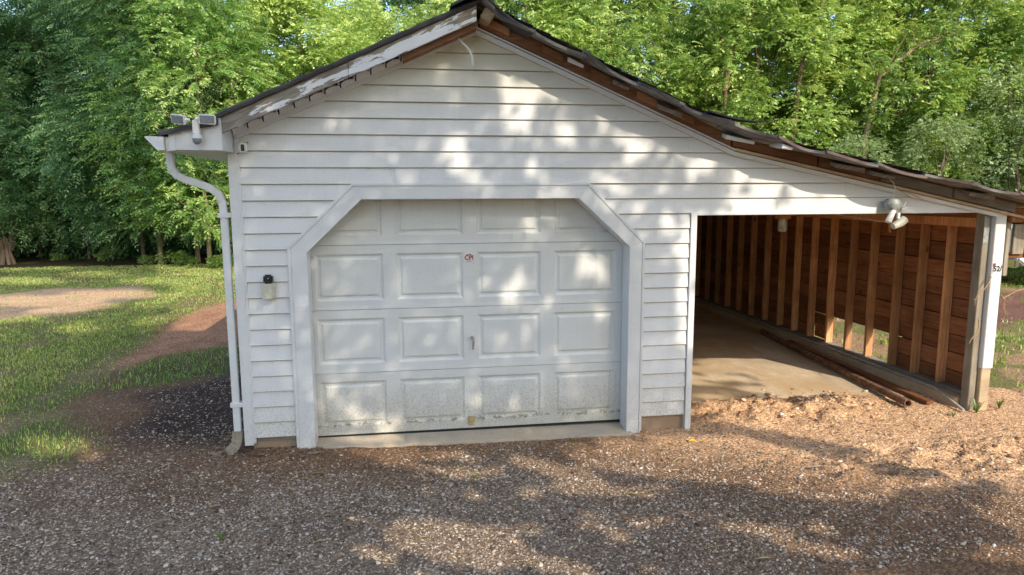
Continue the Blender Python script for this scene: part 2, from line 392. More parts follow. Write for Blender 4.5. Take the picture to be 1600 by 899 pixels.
def tint(x, y):
    """natural colour of the soil at each place"""
    n = fbm(x*1.3, y*1.3, 61); n2 = fbm(x*5, y*5, 71); n3 = fbm(x*.6, y*.6, 81)
    C = np.empty(x.shape+(3,)); L = lambda a, b, t: np.array(a)*(1-t[..., None])+np.array(b)*t[..., None]
    brown = L((.14, .084, .048), (.25, .155, .092), n); gravel = L((.15, .11, .076), (.26, .20, .145), n2)
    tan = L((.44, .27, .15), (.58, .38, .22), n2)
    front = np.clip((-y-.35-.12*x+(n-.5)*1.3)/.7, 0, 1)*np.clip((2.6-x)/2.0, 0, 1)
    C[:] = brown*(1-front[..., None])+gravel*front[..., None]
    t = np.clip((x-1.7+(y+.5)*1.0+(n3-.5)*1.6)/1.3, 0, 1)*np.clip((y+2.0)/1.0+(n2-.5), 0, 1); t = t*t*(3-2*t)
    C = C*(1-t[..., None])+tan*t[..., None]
    r = ((y > 3.0)*(x < -1.2)*(x > -5)); C = np.where(r[..., None], L((.27, .13, .075), (.48, .28, .17), n2), C)
    ap = lambda C, m, c: C*(1-m[..., None])+c*m[..., None]
    m = softf(MULCH, x, y, .3, 5); C = ap(C, m, L((.03, .021, .019), (.11, .075, .06), n2))
    la = softf(LAWN, x, y, .3, 6); bs = np.clip((.46-fbm(x*1.9, y*1.9, 99))*6, 0, .6); C = ap(C, la, L((.09, .12, .035), (.17, .17, .06), n2)*(1-bs[..., None])+L((.20, .14, .08), (.30, .22, .13), n2)*bs[..., None])
    g2 = softf(GRASS2, x, y, .3, 7); C = ap(C, g2, L((.09, .08, .04), (.15, .13, .07), n2))
    pa = softf(PATCH, x, y, .5, 8, .4); C = ap(C, la*pa, L((.42, .28, .16), (.62, .44, .28), n2))
    rl = soft(RLAWN, x, y, .4, 9); C = np.where(rl[..., None], np.where((n > .52)[..., None], L((.12, .13, .05), (.19, .17, .07), n2), L((.24, .16, .09), (.32, .22, .13), n2)), C)
    mr = soft(MULCH_R, x, y, .4, 10); C = np.where(mr[..., None], L((.12, .06, .045), (.2, .11, .085), n2), C)
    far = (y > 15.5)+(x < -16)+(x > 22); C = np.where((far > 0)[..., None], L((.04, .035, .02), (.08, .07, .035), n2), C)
    return C
def make_ground():
    xs = axis(-260, -3.6, 6.6, 260, .034); ys = axis(-90, -2.5, 1.3, 300, .03, 1.035)
    X, Y = np.meshgrid(xs, ys); Z = gheight(X, Y); n, m = X.shape
    V = np.stack([X, Y, Z], -1).reshape(-1, 3); i = np.arange(n*m).reshape(n, m)
    F = np.stack([i[:-1, :-1], i[:-1, 1:], i[1:, 1:], i[1:, :-1]], -1).reshape(-1, 4)
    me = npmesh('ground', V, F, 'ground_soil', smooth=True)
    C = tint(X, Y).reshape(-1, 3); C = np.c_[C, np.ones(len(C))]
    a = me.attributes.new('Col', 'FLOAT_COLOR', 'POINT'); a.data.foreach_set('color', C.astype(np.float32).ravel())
    tag(link('ground', me), kind='structure', label='brown gravelly soil, lawn and bare dirt of the yard')
make_ground()

# carport slab: chipped, dirt lies over its front edge
def slab():
    xs = np.linspace(2.44, 5.24, 50); top = []; f = []
    yf = .60+.10*np.sin(xs*2.1)+.06*(fbm(xs*3, xs*0, 5)-.5)*2
    v = [(x, y, .012) for x, y in zip(xs, yf)]+[(x, 7.2, .012) for x in xs]+[(x, y-.01, -.1) for x, y in zip(xs, yf)]
    n = len(xs)
    for k in range(n-1): f += [(k, k+1, n+k+1, n+k), (2*n+k, 2*n+k+1, k+1, k)]
    o = MB().add(v, f).build('concrete_slab', 'slab_concrete'); tag(o, kind='structure', label='stained concrete floor of the open carport')
slab()
def apron():
    m = MB().add([(-.80, -.035, .03), (1.90, -.075, .012), (1.90, .33, .012+.02), (-.80, .33, .052), (-.80, -.05, -.1), (1.90, -.09, -.1), (1.9, .33, -.1), (-.8, .33, -.1)],
                 [(0, 1, 2, 3), (4, 5, 1, 0), (5, 6, 2, 1), (7, 4, 0, 3), (6, 7, 3, 2)])
    tag(m.build('concrete_apron', 'apron_concrete', bevel=.006), kind='structure', label='narrow concrete threshold strip below the garage door')
apron()

# ---------------------------------------------------------------- the garage
G = thing('garage', 'white vinyl sided garage with an eight sided door surround and open carport lean-to', 'garage', (0, 0, 0))
AP = (.567, 3.346)
def rakeL(z): return -1.289+(z-2.52)/.445
def rakeR(z): return AP[0]+(AP[1]-z)/.423 if z > 2.416 else 2.765+(2.416-z)/.21
def octL(z): return -.93 if z <= 1.672 else -.93+(z-1.672)/(2.17-1.672)*.51
def octR(z): return 1.991 if z <= 1.672 else 1.991-(z-1.672)/(2.17-1.672)*.494
def spans(z):                                  # list of (key,x0,x1) at height z
    l = -1.263 if z < 2.53 else max(-1.263, rakeL(z)); r = min(5.33, rakeR(z))
    if z < 1.9: R = 2.392
    else: R = r
    if z < 2.17: return [('L', l, octL(z)), ('R', octR(z), R)]
    return [('F', l, R)]
LV = [1.672, 1.9, 2.17, 2.416, 2.53]
def bands(z0, z1):
    c = [z0]+[l for l in LV if z0+1e-4 < l < z1-1e-4]+[z1]; return list(zip(c[:-1], c[1:]))
EX = .127; courses = []
for n in range(18, -8, -1):
    zb = 2.416-n*EX; zt = min(zb+EX, AP[1]-.0)
    if zt-zb < .01: continue
    courses.append((zb, zt))
for ci, (zb, zt) in enumerate(courses):
    quads = []
    for a, b in bands(zb, zt):
        sa = spans(a+1e-5); sb = spans(b-1e-5)
        for (k, x0, x1), (_, u0, u1) in zip(sa, sb): quads.append((k, a, b, x0, x1, u0, u1))
    keys = {q[0] for q in quads}; groups = [[q for q in quads]] if 'F' in keys else [[q for q in quads if q[0] == k] for k in sorted(keys)]
    for gq in groups:
        xs_ = [q[3] for q in gq]+[q[4] for q in gq]; lo, hi = min(xs_), max(xs_)
        cuts = [lo-9, hi+9]
        if hi-lo > 3.2: cuts = [lo-9, {2.416: .905, 2.289: .40}.get(round(zb, 3), random.uniform(lo+1, hi-1)), hi+9]
        if hi-lo > 5.4: cuts.insert(2, random.uniform(3.0, 4.2)) if cuts[1] < 2.6 else None
        for si in range(len(cuts)-1):
            m = MB(); c0, c1 = cuts[si]-(.0 if si == 0 else .018), cuts[si+1]; pr = .003*(si % 2)+random.uniform(0, .0006)
            wob = random.uniform(-.0008, .0008)
            for k, a, b, x0, x1, u0, u1 in gq:
                A0, A1, U0, U1 = max(x0, c0), min(x1, c1), max(u0, c0), min(u1, c1)
                if A1-A0 < .004 and U1-U0 < .004: continue
                if U1 < U0: U0 = U1 = (min(max((U0+U1)/2, A0), A1))
                if A1 < A0: A0 = A1 = (A0+A1)/2
                ya = -.019+.016*(a-zb)/EX-pr; yb = -.019+.016*(b-zb)/EX-pr
                # face is broken at 4 x stations so the vinyl can wave very slightly
                N = max(1, int((A1-A0)/.45)); vs = []; fs = []
                for j in range(N+1):
                    t = j/N; xa = A0+(A1-A0)*t; xb = U0+(U1-U0)*t; wv = .0012*math.sin(xa*3.1+ci*1.7)
                    vs += [(xa, ya+wv, a+wob*math.sin(xa*2)), (xb, yb+wv*.5, b)]
                    if abs(a-zb) < 1e-4: vs[-2] = (xa, ya+wv, a+.006); vs += [(xa, ya+.007+wv, a+.0005), (xa, -.0005, a+.002)]
                    else: vs += [(xa, ya+.004+wv, a), (xa, ya+.005+wv, a)]
                for j in range(N):
                    q = j*4; fs += [(q, q+4, q+5, q+1), (q, q+2, q+6, q+4), (q+2, q+3, q+7, q+6)]
                m.add(vs, fs)
            if m.v:
                o = m.build('siding_board', 'siding', G); o.data.materials.append(MATS['lap_shade_grime'])
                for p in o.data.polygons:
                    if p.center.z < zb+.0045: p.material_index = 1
# sheathing behind the boards
m = MB()
for a, b in bands(.13, AP[1]-.001):
    for (k, x0, x1), (_, u0, u1) in zip(spans(a+1e-5), spans(b-1e-5)): m.prism([(x0, a), (x1, a), (u1, b), (u0, b)], .001, .09)
m.box(-1.30, -.82, .003, .09, .10, .2)
MB().box(-1.284, -1.250, -.022, .0, 2.401, 2.535).build('corner_filler', 'trim_white', G)
m.build('wall_sheathing', 'grey_wood_x', G)
# corner board, foundation
MB().box(-1.338, -1.268, -.024, .07, .075, 2.40).add([(-1.268, -.018, .09), (-1.250, -.018, .09), (-1.250, -.018, 2.39), (-1.268, -.018, 2.39), (-1.268, 0, .09), (-1.250, 0, .09), (-1.250, 0, 2.39), (-1.268, 0, 2.39)],
    [(0, 1, 2, 3), (1, 5, 6, 2), (0, 4, 5, 1)]).build('corner_board', 'trim_white', G, bevel=.003)
for x0, x1 in ((-1.28, -.80), (1.90, 2.41)):
    MB().box(x0, x1, .022, .2, -.12, .128).build('foundation_block', 'foundation_block', G, bevel=.006)
# eight sided surround: mitred trim boards with an outer channel
inn = [(-.785, -.01), (-.785, 1.632), (-.352, 2.044), (1.411, 2.044), (1.858, 1.636), (1.858, -.03)]
mid = [(-.905, .0), (-.905, 1.665), (-.410, 2.148), (1.487, 2.148), (1.968, 1.665), (1.968, -.02)]
out = [(-.933, .02), (-.933, 1.677), (-.421, 2.174), (1.498, 2.174), (1.994, 1.677), (1.994, .02)]
for i in range(5):
    e = .0015; (ax, az), (bx, bz) = inn[i], inn[i+1]; (cx, cz), (dx, dz) = mid[i+1], mid[i]
    MB().prism([(ax, az), (bx, bz), (cx, cz), (dx, dz)], -.030-.001*(i % 2), .16).build('door_trim_board', 'trim_white', G, bevel=.0025)
    (ax, az), (bx, bz) = mid[i], mid[i+1]; (cx, cz), (dx, dz) = out[i+1], out[i]
    MB().prism([(ax, az), (bx, bz), (cx, cz), (dx, dz)], -.036, .0).build('trim_channel', 'trim_white', G, bevel=.004)
# garage door: recessed 0.17
D = link('garage_door', None, None, G); DX0, DX1, DY = -.83, 1.92, .17
secz = [(.055, .590), (.594, 1.129), (1.133, 1.668), (1.672, 2.207)]
MB().box(DX0, DX1, DY+.022, DY+.05, .05, 2.21).build('door_backing', 'interior_dark', D)
cols = [-.830, -.147, .522, 1.193, 1.92]
pan = [(-.755, -.205), (-.095, .460), (.580, 1.130), (1.248, 1.800)]
for si, (z0, z1) in enumerate(secz):
    # stiles and rails between the pressed panels
    pz0, pz1 = z0+.075, z1-.072; m = MB()
    m.box(DX0, DX1, DY, DY+.02, z0, pz0).box(DX0, DX1, DY, DY+.02, pz1, z1)
    xs_ = [DX0]+[v for p in pan for v in p]+[DX1]
    for k in range(0, len(xs_), 2): m.box(xs_[k], xs_[k+1], DY, DY+.02, pz0, pz1)
    # tongue lip along the top edge
    m.add([(DX0, DY-.003, z0), (DX1, DY-.003, z0), (DX1, DY-.0005, z0+.03), (DX0, DY-.0005, z0+.03), (DX0, DY+.004, z0-.001), (DX1, DY+.004, z0-.001)], [(0, 1, 2, 3), (4, 5, 1, 0)])
    m.build('door_section', 'door_paint', D)
    for x0, x1 in pan:
        def ring(d, y): return [(x0+d, y, pz0+d), (x1-d, y, pz0+d), (x1-d, y, pz1-d), (x0+d, y, pz1-d)]
        R = [ring(-.001, DY-.001), ring(.006, DY+.004), ring(.018, DY+.014), ring(.034, DY+.014), ring(.046, DY+.005), ring(.052, DY+.003)]
        v = [p for r in R for p in r]; f = []
        for a in range(len(R)-1):
            for k in range(4): f.append((a*4+k, a*4+(k+1) % 4, a*4+4+(k+1) % 4, a*4+4+k))
        f.append(tuple(range(len(v)-4, len(v)))); MB().add(v, f).build('door_panel', 'door_paint', D)
# worn T handle, brass foot latch, sticker
h = MB().lathe([(.016, 0), (.016, -.012), (.010, -.018), (.010, -.03)], (.535, DY, .862), 'y', 12)
h.tube([(.52, DY-.032, .872), (.538, DY-.036, .866), (.540, DY-.036, .835), (.533, DY-.034, .762)], [.010, .012, .010, .007], 8)
h.build('door_handle', 'steel', D, smooth=True)
MB().box(.485, .555, DY-.014, DY, .118, .158).box(.492, .540, DY-.03, DY-.012, .085, .120).build('latch_bracket', 'brass', D, bevel=.003)
st = MB().lathe([(.043, 0), (.043, -.0015)], (.512, DY-.0005, 1.552), 'y', 20).build('sticker', 'paper', D)
me = text_mesh('CPI', .052); me.transform(Matrix.Translation((.512, DY-.003, 1.548)) @ Matrix.Rotation(math.pi/2, 4, 'X')); link('sticker_lettering', me, 'red_ink', D)
MB().prism([(.480, 1.572), (.515, 1.584), (.546, 1.570), (.538, 1.569), (.515, 1.577), (.49, 1.570)], DY-.0035, DY-.002).prism([(.494, 1.517), (.534, 1.519), (.534, 1.523), (.494, 1.521)], DY-.0035, DY-.002).build('sticker_roof_mark', 'red_ink', D)
MB().box(DX0, DX1, DY-.004, DY+.03, .036, .056).build('bottom_seal', 'black_plastic', D)

# side and back walls (turned away from the camera): joined lap siding
def lap_wall(p0, p1, z0, z1, nrm):
    m = MB(); n = int((z1-z0)/EX)+1; x0, y0 = p0; x1, y1 = p1; nx, ny = nrm
    for i in range(n):
        a = z0+i*EX; b = min(a+EX, z1)
        if b-a < .01: continue
        o, q = .016, .004
        m.add([(x0+nx*o, y0+ny*o, a), (x1+nx*o, y1+ny*o, a), (x1+nx*q, y1+ny*q, b), (x0+nx*q, y0+ny*q, b), (x0, y0, a), (x1, y1, a)], [(0, 1, 2, 3), (4, 5, 1, 0)])
    return m
o = lap_wall((-1.32, .07), (-1.32, 7.2), .1, 2.42, (-1, 0)).build('side_siding', 'siding', G); o['kind'] = 'stuff'
o = lap_wall((-1.32, 7.2), (2.44, 7.2), .1, 2.42, (0, 1)).build('back_siding', 'siding', G); o['kind'] = 'stuff'
MB().box(-1.30, -1.2, .09, 7.19, -.1, 2.45).box(-1.30, 2.43, 7.08, 7.19, -.1, 2.45).add([(-1.3, 7.15, 2.45), (2.43, 7.15, 2.45), (.567, 7.15, 3.4)], [(0, 1, 2)]).build('inner_wall', 'interior_dark', G)
MB().box(2.39, 2.455, .1, 7.19, -.1, 2.5).build('carport_partition', 'interior_dark', G)

# carport opening jamb and header edge
MB().box(2.398, 2.452, -.030, .10, .0, 1.915).build('opening_jamb', 'trim_white', G, bevel=.003)
MB().box(2.452, 5.34, -.024, .10, 1.893, 1.915).build('header_edge', 'trim_white', G, bevel=.003)

# carport post: weathered timber beside white cladding
MB().box(5.272, 5.342, .02, .115, -.06, 1.895).build('post', 'grey_wood_z', G, bevel=.004)
MB().box(5.350, 5.462, -.028, .11, .42, 1.915).build('post_cladding', 'trim_white', G, bevel=.004)
MB().box(5.354, 5.456, -.016, .10, -.06, .42).build('post_foot', 'pale_wood', G, bevel=.004, label='bare pale timber foot of the clad post')
m = MB()
for k in range(10): m.box(5.364, 5.448, -.0305, -.027, 1.44+k*.022, 1.446+k*.022)
m.build('cladding_rib', 'trim_white', G)
MB().box(5.274, 5.325, .0165, .0205, 1.60, 1.86).build('nail_plate', 'tin_grey', G)

# right wall of the carport: studs in front of plank sheathing
XS = 5.35
studs = [.50, .86, 1.21, 1.63, 2.03, 2.40, 2.80, 3.21, 3.59, 4.0, 4.45, 4.86, 5.27, 5.68, 6.09, 6.50]
def stud_mesh():
    m = MB().box(0, .089, 0, .040, .14, 1.745); return m
proto = stud_mesh().build('stud', 'stud_wood', G, (XS, studs[0], 0), bevel=.003)
for y in studs[1:]:
    c = proto.copy(); COL.objects.link(c); c.parent = G; c.location = (XS+random.uniform(-.006, .004), y+random.uniform(-.015, .015), 0)
    c.rotation_euler = (random.uniform(-.008, .008), 0, random.uniform(-.03, .03))
MB().box(XS, XS+.09, .12, 7.1, .102, .139).build('sill_plate', 'grey_wood_y', G, bevel=.003)
MB().box(XS-.12, XS+.12, .13, 7.1, -.1, .100).build('wall_curb', 'slab_concrete', G, bevel=.006)
MB().box(XS-.005, XS+.09, .12, 7.1, 1.746, 1.835).build('top_plate', 'stud_wood', G, bevel=.003)
MB().box(XS-.02, XS+.07, .12, 7.1, 1.837, 1.925).build('wall_beam', 'board_wood', G, bevel=.004)
def plank(y0, y1, z0, z1, nm='wall_plank', mat='board_wood'):
    dx = random.uniform(-.006, .008); t = random.uniform(-.005, .005)
    MB().add([(XS+.092+dx, y0, z0), (XS+.092+dx, y1, z0+t), (XS+.092+dx-.004, y1, z1+t), (XS+.092+dx-.004, y0, z1), (XS+.115+dx, y0, z0), (XS+.115+dx, y1, z0+t), (XS+.115+dx, y1, z1+t), (XS+.115+dx, y0, z1)],
             [(0, 1, 2, 3), (4, 7, 6, 5), (0, 4, 5, 1), (3, 2, 6, 7), (0, 3, 7, 4), (1, 5, 6, 2)]).build(nm, mat, G)
for k in range(10):
    z0 = .105+k*.184; z1 = z0+.177
    segs = [(.10, 3.4), (3.403, 7.1)]
    if k == 0: segs = [(.10, 1.23), (2.86, 4.9), (4.903, 7.1)]
    if k == 1: segs = [(.10, 1.23), (2.42, 4.9), (4.903, 7.1)]
    if k in (3, 6): segs = [(.10, 2.05), (2.053, 5.2), (5.203, 7.1)]
    for a, b in segs: plank(a, b, z0, min(z1, 1.93))
MB().box(XS+.085, XS+.11, 2.44, 2.80, .15, .33).build('loose_plank', 'orange_wood', G, bevel=.003, label='short sunlit orange plank low between two studs')
MB().box(XS+.10, XS+.12, 1.66, 1.70, .30, .50).build('broken_plank', 'orange_wood', G)
# added dark panels blocking light through plank gaps, open where lowest planks are gone
MB().box(XS+.124, XS+.128, .10, 1.20, .11, 1.90).box(XS+.124, XS+.128, 2.90, 7.1, .11, 1.90).box(XS+.124, XS+.128, 1.204, 2.896, .50, 1.90).build('light_block_panel', 'gap_shade', G)
# back wall of the carport
for k in range(11):
    MB().box(2.46, 5.44, 7.0, 7.02, .02+k*.184, .198+k*.184).build('rear_plank', 'board_wood', G)
for k in range(7): MB().box(2.6+k*.41, 2.64+k*.41, 6.91, 6.999, .02, 2.0).build('rear_stud', 'stud_wood', G)

# ---- roof
def lz(x): return 3.478+(x-.567)*.447           # underside of the left deck
def rz(x): return 3.505-(x-.567)*.440 if x < 2.74 else 2.549-(x-2.74)*.198
m = MB(); N = 12
m.prism([(-1.70, lz(-1.70)), (.567, lz(.567)+.01), (.567, lz(.567)+.05), (-1.70, lz(-1.70)+.03)], -.22, 7.4)
m.prism([(.567, rz(.567)), (2.74, rz(2.74)), (5.95, rz(5.95)), (5.95, rz(5.95)+.03), (2.74, rz(2.74)+.03), (.567, rz(.567)+.03)], -.12, 7.4)
m.build('roof_deck', 'interior_dark', G)
# ceiling joists under the carport roof
for k in range(6): MB().prism([(2.46, 2.42), (5.34, 1.94), (5.34, 2.02), (2.46, 2.55)], .9+k, .94+k).build('carport_rafter', 'stud_wood', G)
# shingle sheets on top
def sheet(x0, x1, zf, y0, y1, step, name, mat, lift=.034):
    m = MB(); n = max(2, int(abs(x1-x0)/step)); prev = None
    for i in range(n):
        a = x0+(x1-x0)*i/n; b = x0+(x1-x0)*(i+1)/n
        m.add([(a, y0, zf(a)+lift+.002), (b, y0, zf(b)+lift+.012), (b, y1, zf(b)+lift+.012), (a, y1, zf(a)+lift+.002), (b, y0, zf(b)+lift), (b, y1, zf(b)+lift)], [(0, 1, 2, 3), (1, 4, 5, 2)])
    return m.build(name, mat, G)
sheet(.567, -1.75, lz, -.20, 7.42, .14, 'left_shingles', 'roof_felt')['kind'] = 'stuff'
sheet(.567, 5.98, rz, -.20, 7.42, .14, 'right_shingles', 'shingle')['kind'] = 'stuff'
# left rake: peeling fascia, black felt roll edge, scalloped soffit pieces
FY = -.25
def fz(x): return 3.490+(x-.56)*.452
for k, (a, b) in enumerate(((-1.31, -.40), (-.397, .555))):
    pts = [(a, fz(a)-.118), (b, fz(b)-.118), (b, fz(b)-.004), (a, fz(a)-.004)]
    MB().prism(pts, FY-.002*k, FY+.022).build('fascia_board', 'peeling_paint', G, bevel=.003)
def felt_edge(xs, zf, y, th, name='felt_edge', mat='roof_felt', back=.10, seed=1):
    r = random.Random(seed); m = MB(); P = []
    for x in xs: P.append((x, zf(x)+r.uniform(-.004, .006), y+r.uniform(-.008, .004)))
    v = []; f = []
    for x, z, yy in P: v += [(x, yy, z), (x, yy-.006, z+th*.6), (x, yy+.004, z+th), (x, yy+back, z+th+.01), (x, yy+back, z+.002)]
    for i in range(len(P)-1):
        for k in range(4): f.append((i*5+k, i*5+5+k, i*5+6+k, i*5+k+1))
    f += [(0, 1, 2, 3, 4), tuple(range(len(v)-5, len(v)))[::-1]]
    return m.add(v, f).build(name, mat, G, smooth=True)
felt_edge(np.linspace(-1.36, .60, 30), lambda x: fz(x)+.0, FY-.022, .035, back=.14)
# underside strips of bare deck seen between fascia and wall
for k in range(2): MB().prism([(.0+k*.0, fz(0)-.118-.045), (.565, fz(.565)-.118-.045), (.565, fz(.565)-.118+.01), (.0, fz(0)-.118+.01)], -.20+.07*k, -.15+.07*k).build('rake_lath', 'rafter_wood', G)
MB().prism([(-1.31, lz(-1.31)-.11), (.56, lz(.56)-.11), (.56, lz(.56)-.004), (-1.31, lz(-1.31)-.004)], -.024, -.001).build('rake_rafter', 'gap_shade', G)  # left rafter blackened to paint in the shaded gap above the soffit pieces
MB().prism([(-1.31, lz(-1.31)-.012), (.50, lz(.50)-.012), (.50, lz(.50)-.004), (-1.31, lz(-1.31)-.004)], -.225, -.03).build('rake_shade_sheet', 'gap_shade', G)  # dark sheet painting in the shade under the overhang
npc = 14; L0, L1 = -1.285, .335
for i in range(npc):
    a = L0+(L1-L0)*i/npc+.005; b = L0+(L1-L0)*(i+1)/npc-.006; base = lambda x: 3.346+(x-.567)*.445
    up = random.uniform(-.006, .008); v = []; f = []; K = 5
    for j in range(K):
        t = j/(K-1); x = a+(b-a)*t; bow = .014*math.sin(t*math.pi*.9+ .5)+up
        v += [(x, -.040, base(x)+.004), (x, -.078-.012*t, base(x)+.030+bow*1.3), (x, -.074, base(x)+.036+bow*1.3), (x, -.036, base(x)+.010)]
    for j in range(K-1):
        for k in range(4): f.append((j*4+k, j*4+4+k, j*4+4+(k+1) % 4, j*4+(k+1) % 4))
    f += [(0, 1, 2, 3), tuple(range(len(v)-4, len(v)))[::-1]]
    # tab standing up at the joint
    n0 = len(v); z = base(b); v += [(b-.014, -.090, z+.024), (b+.003, -.092, z+.026), (b+.003, -.092, z+.066), (b-.007, -.090, z+.063)]; f.append((n0, n0+1, n0+2, n0+3))
    MB().add(v, f).build('soffit_strip', 'trim_white', G)
# J-channel along both rakes, and along the lean-to
def chan(p, q, w0, w1, y0, y1, mat='trim_white', nm='rake_channel', bev=.002):
    (x0, z0), (x1, z1) = p, q
    return MB().prism([(x0, z0+w0), (x1, z1+w0), (x1, z1+w1), (x0, z0+w1)], y0, y1).build(nm, mat, G, bevel=bev)
chan((-1.26, 2.533), AP, -.026, .012, -.045, .0)
chan(AP, (2.765, 2.416), -.026, .012, -.045, .0); chan((2.765, 2.416), (5.34, 1.876), -.022, .012, -.045, .0)
chan(AP, (2.765, 2.416), .018, .032, -.055, -.02, nm='rake_lip'); chan((2.765, 2.416), (5.62, 1.816), .018, .04, -.06, -.0, 'pale_wood', 'rake_lip')
# right rake: bare rafter with nailing blocks
chan((.60, 3.340), (2.72, 2.432), .034, .145, -.05, -.001, 'rafter_wood', 'rake_rafter')
for (a, b) in ((2.735, 3.52), (3.535, 4.12), (4.135, 4.86), (4.875, 5.52)):
    f_ = lambda x: 2.422-(x-2.765)*.210
    MB().prism([(a, f_(a)+.046), (b, f_(b)+.046), (b, f_(b)+.128), (a, f_(a)+.135)], -.052, -.001).build('rake_rafter', 'rafter_wood' if a < 4 else 'grey_wood_x', G, bevel=.004)
for x0 in (.66, 1.09, 1.49, 1.88, 2.20):
    f_ = lambda x: 3.346-(x-.567)*.4275
    MB().prism([(x0, f_(x0)+.070), (x0+.17, f_(x0+.17)+.070), (x0+.17, f_(x0+.17)+.128), (x0, f_(x0)+.128)], -.085, -.05).build('nailing_block', 'block_wood', G, bevel=.003)
# overhanging roofing felt: wavy pieces, dark seams between, drooping to their free edge
def edge_z(x):
    P = [(.58, 3.560), (.72, 3.420), (.956, 3.276), (1.352, 3.135), (1.761, 2.950), (2.238, 2.735), (2.785, 2.575), (3.47, 2.395), (4.063, 2.262), (4.676, 2.165), (5.314, 2.055), (5.95, 1.95)]
    return float(np.interp(x, [p[0] for p in P], [p[1] for p in P]))
cutx = [.58, .98, 1.37, 1.80, 2.18, 2.56, 2.98, 3.42, 3.9, 4.35, 4.8, 5.25, 5.62, 5.95]
for i in range(len(cutx)-1):
    a, b = cutx[i], cutx[i+1]+.012; K = 9; J = 6; v = []; f = []; r = random.Random(i+40); sag = r.uniform(.0, .036); tw = r.uniform(-.022, .022)
    for j in range(K):
        x = a+(b-a)*j/(K-1); t = j/(K-1)
        for q in range(J):
            u = q/(J-1); y = -.02-(.31+.02*math.sin(x*9+i))*u; z0 = rz(x)+.004; z1 = edge_z(x)-.004-sag*math.sin(t*math.pi)+tw*(t-.5)*2
            z = z0*(1-u**1.3)+z1*u**1.3-.012*math.sin(u*math.pi)*(1 if i % 2 else .3)
            v += [(x, y, z)]
    for j in range(K-1):
        for q in range(J-1): k = j*J+q; f.append((k, k+J, k+J+1, k+1))
    n = len(v); v += [(x, y-(.004 if abs(y) > .3 else 0), z+.022) for x, y, z in v]; f += [tuple(n+k for k in q[::-1]) for q in f[:]]
    for j in range(K-1): k = j*J+J-1; f.append((k, k+J, n+k+J, n+k))
    for q in range(J-1): f.append((q, q+1, n+q+1, n+q)); k = (K-1)*J+q; f.append((k, n+k, n+k+1, k+1))
    o = MB().add(v, f).build('overhang_felt', 'felt_underside', G, smooth=True)
    o.data.materials.append(MATS['roof_felt' if i < 6 else 'shingle'])
    o.data.materials.append(MATS['roof_felt'])
    for p in o.data.polygons:
        if p.normal.z > .25 or p.center.y < -.326: p.material_index = 1
# curled flap standing off the roof edge
v = []; f = []
for j in range(9):
    t = j/8; x = 2.42+.50*t; z = edge_z(x)+.040+.075*t**2.2; v += [(x, -.30, z), (x+.02*t, -.14, z+.008), (x+.02*t, -.14, z+.02), (x, -.30, z+.014-.010*t)]
for j in range(8):
    for k in range(4): f.append((j*4+k, j*4+4+k, j*4+4+(k+1) % 4, j*4+(k+1) % 4))
f += [(0, 1, 2, 3), (35, 34, 33, 32)]
MB().add(v, f).build('curled_shingle', 'roof_felt', G, smooth=True)
# white painted board ends showing under the felt
for x, l, dz in ((1.27, .13, -.045), (1.64, .13, -.045), (2.02, .20, -.050), (2.60, .26, -.052), (3.03, .17, -.055), (3.60, .28, -.05), (3.95, .22, -.06), (4.9, .26, -.05)):
    fr = -.315 if abs(x-3.03) < .01 else -.19; l = .10 if fr < -.3 else l
    z = (edge_z(x+l/2)+dz) if fr < -.3 else rz(x+l/2)*.5+edge_z(x+l/2)*.5-.052; sl = -.42 if x < 2.5 else -.2; r = random.Random(int(x*100)); e = r.uniform(-.01, .01)
    MB().add([(x, fr, z), (x+l, fr+.01, z+sl*l*.8), (x+l, fr, z+sl*l*.8+.030+e), (x+.01, fr, z+.034), (x+.03, -.06, z+.030), (x+l, -.06, z+sl*l*.8+.030), (x+l, -.06, z+sl*l*.8+.060), (x+.03, -.06, z+.060)],
             [(0, 1, 2, 3), (4, 7, 6, 5), (0, 4, 5, 1), (3, 2, 6, 7), (1, 5, 6, 2), (0, 3, 7, 4)]).build('lookout_board', 'peeling_paint' if x not in (1.27, 2.60, 3.03) else 'trim_white', G)
# ridge: timber end and draped felt cap
MB().prism([(.585, 3.405), (.66, 3.372), (.705, 3.435), (.625, 3.482)], -.22, .0).build('ridge_beam_end', 'pale_wood', G, bevel=.006)
MB().prism([(.545, 3.375), (.560, 3.345), (.580, 3.360), (.575, 3.42), (.562, 3.42)], -.10, -.05).build('apex_clip', 'trim_white', G)
v = []; f = []; cap = [(.36, 3.455), (.48, 3.515), (.56, 3.545), (.60, 3.545), (.66, 3.49), (.74, 3.42), (.84, 3.352), (.98, 3.285)]
for j, y in enumerate((-.35, -.31, -.1, 1.0, 7.4)):
    for x, z in cap: v.append((x, y, z-(.012 if j == 0 else 0)))
for j in range(4):
    for k in range(7): q = j*8+k; f.append((q, q+1, q+9, q+8))
n = len(v); v += [(x, y, z+.016) for x, y, z in v]; f += [tuple(n+k for k in q[::-1]) for q in f[:]]
for k in range(7): f.append((k, n+k, n+k+1, k+1))
MB().add(v, f).build('ridge_cap', 'roof_felt', G, smooth=True)
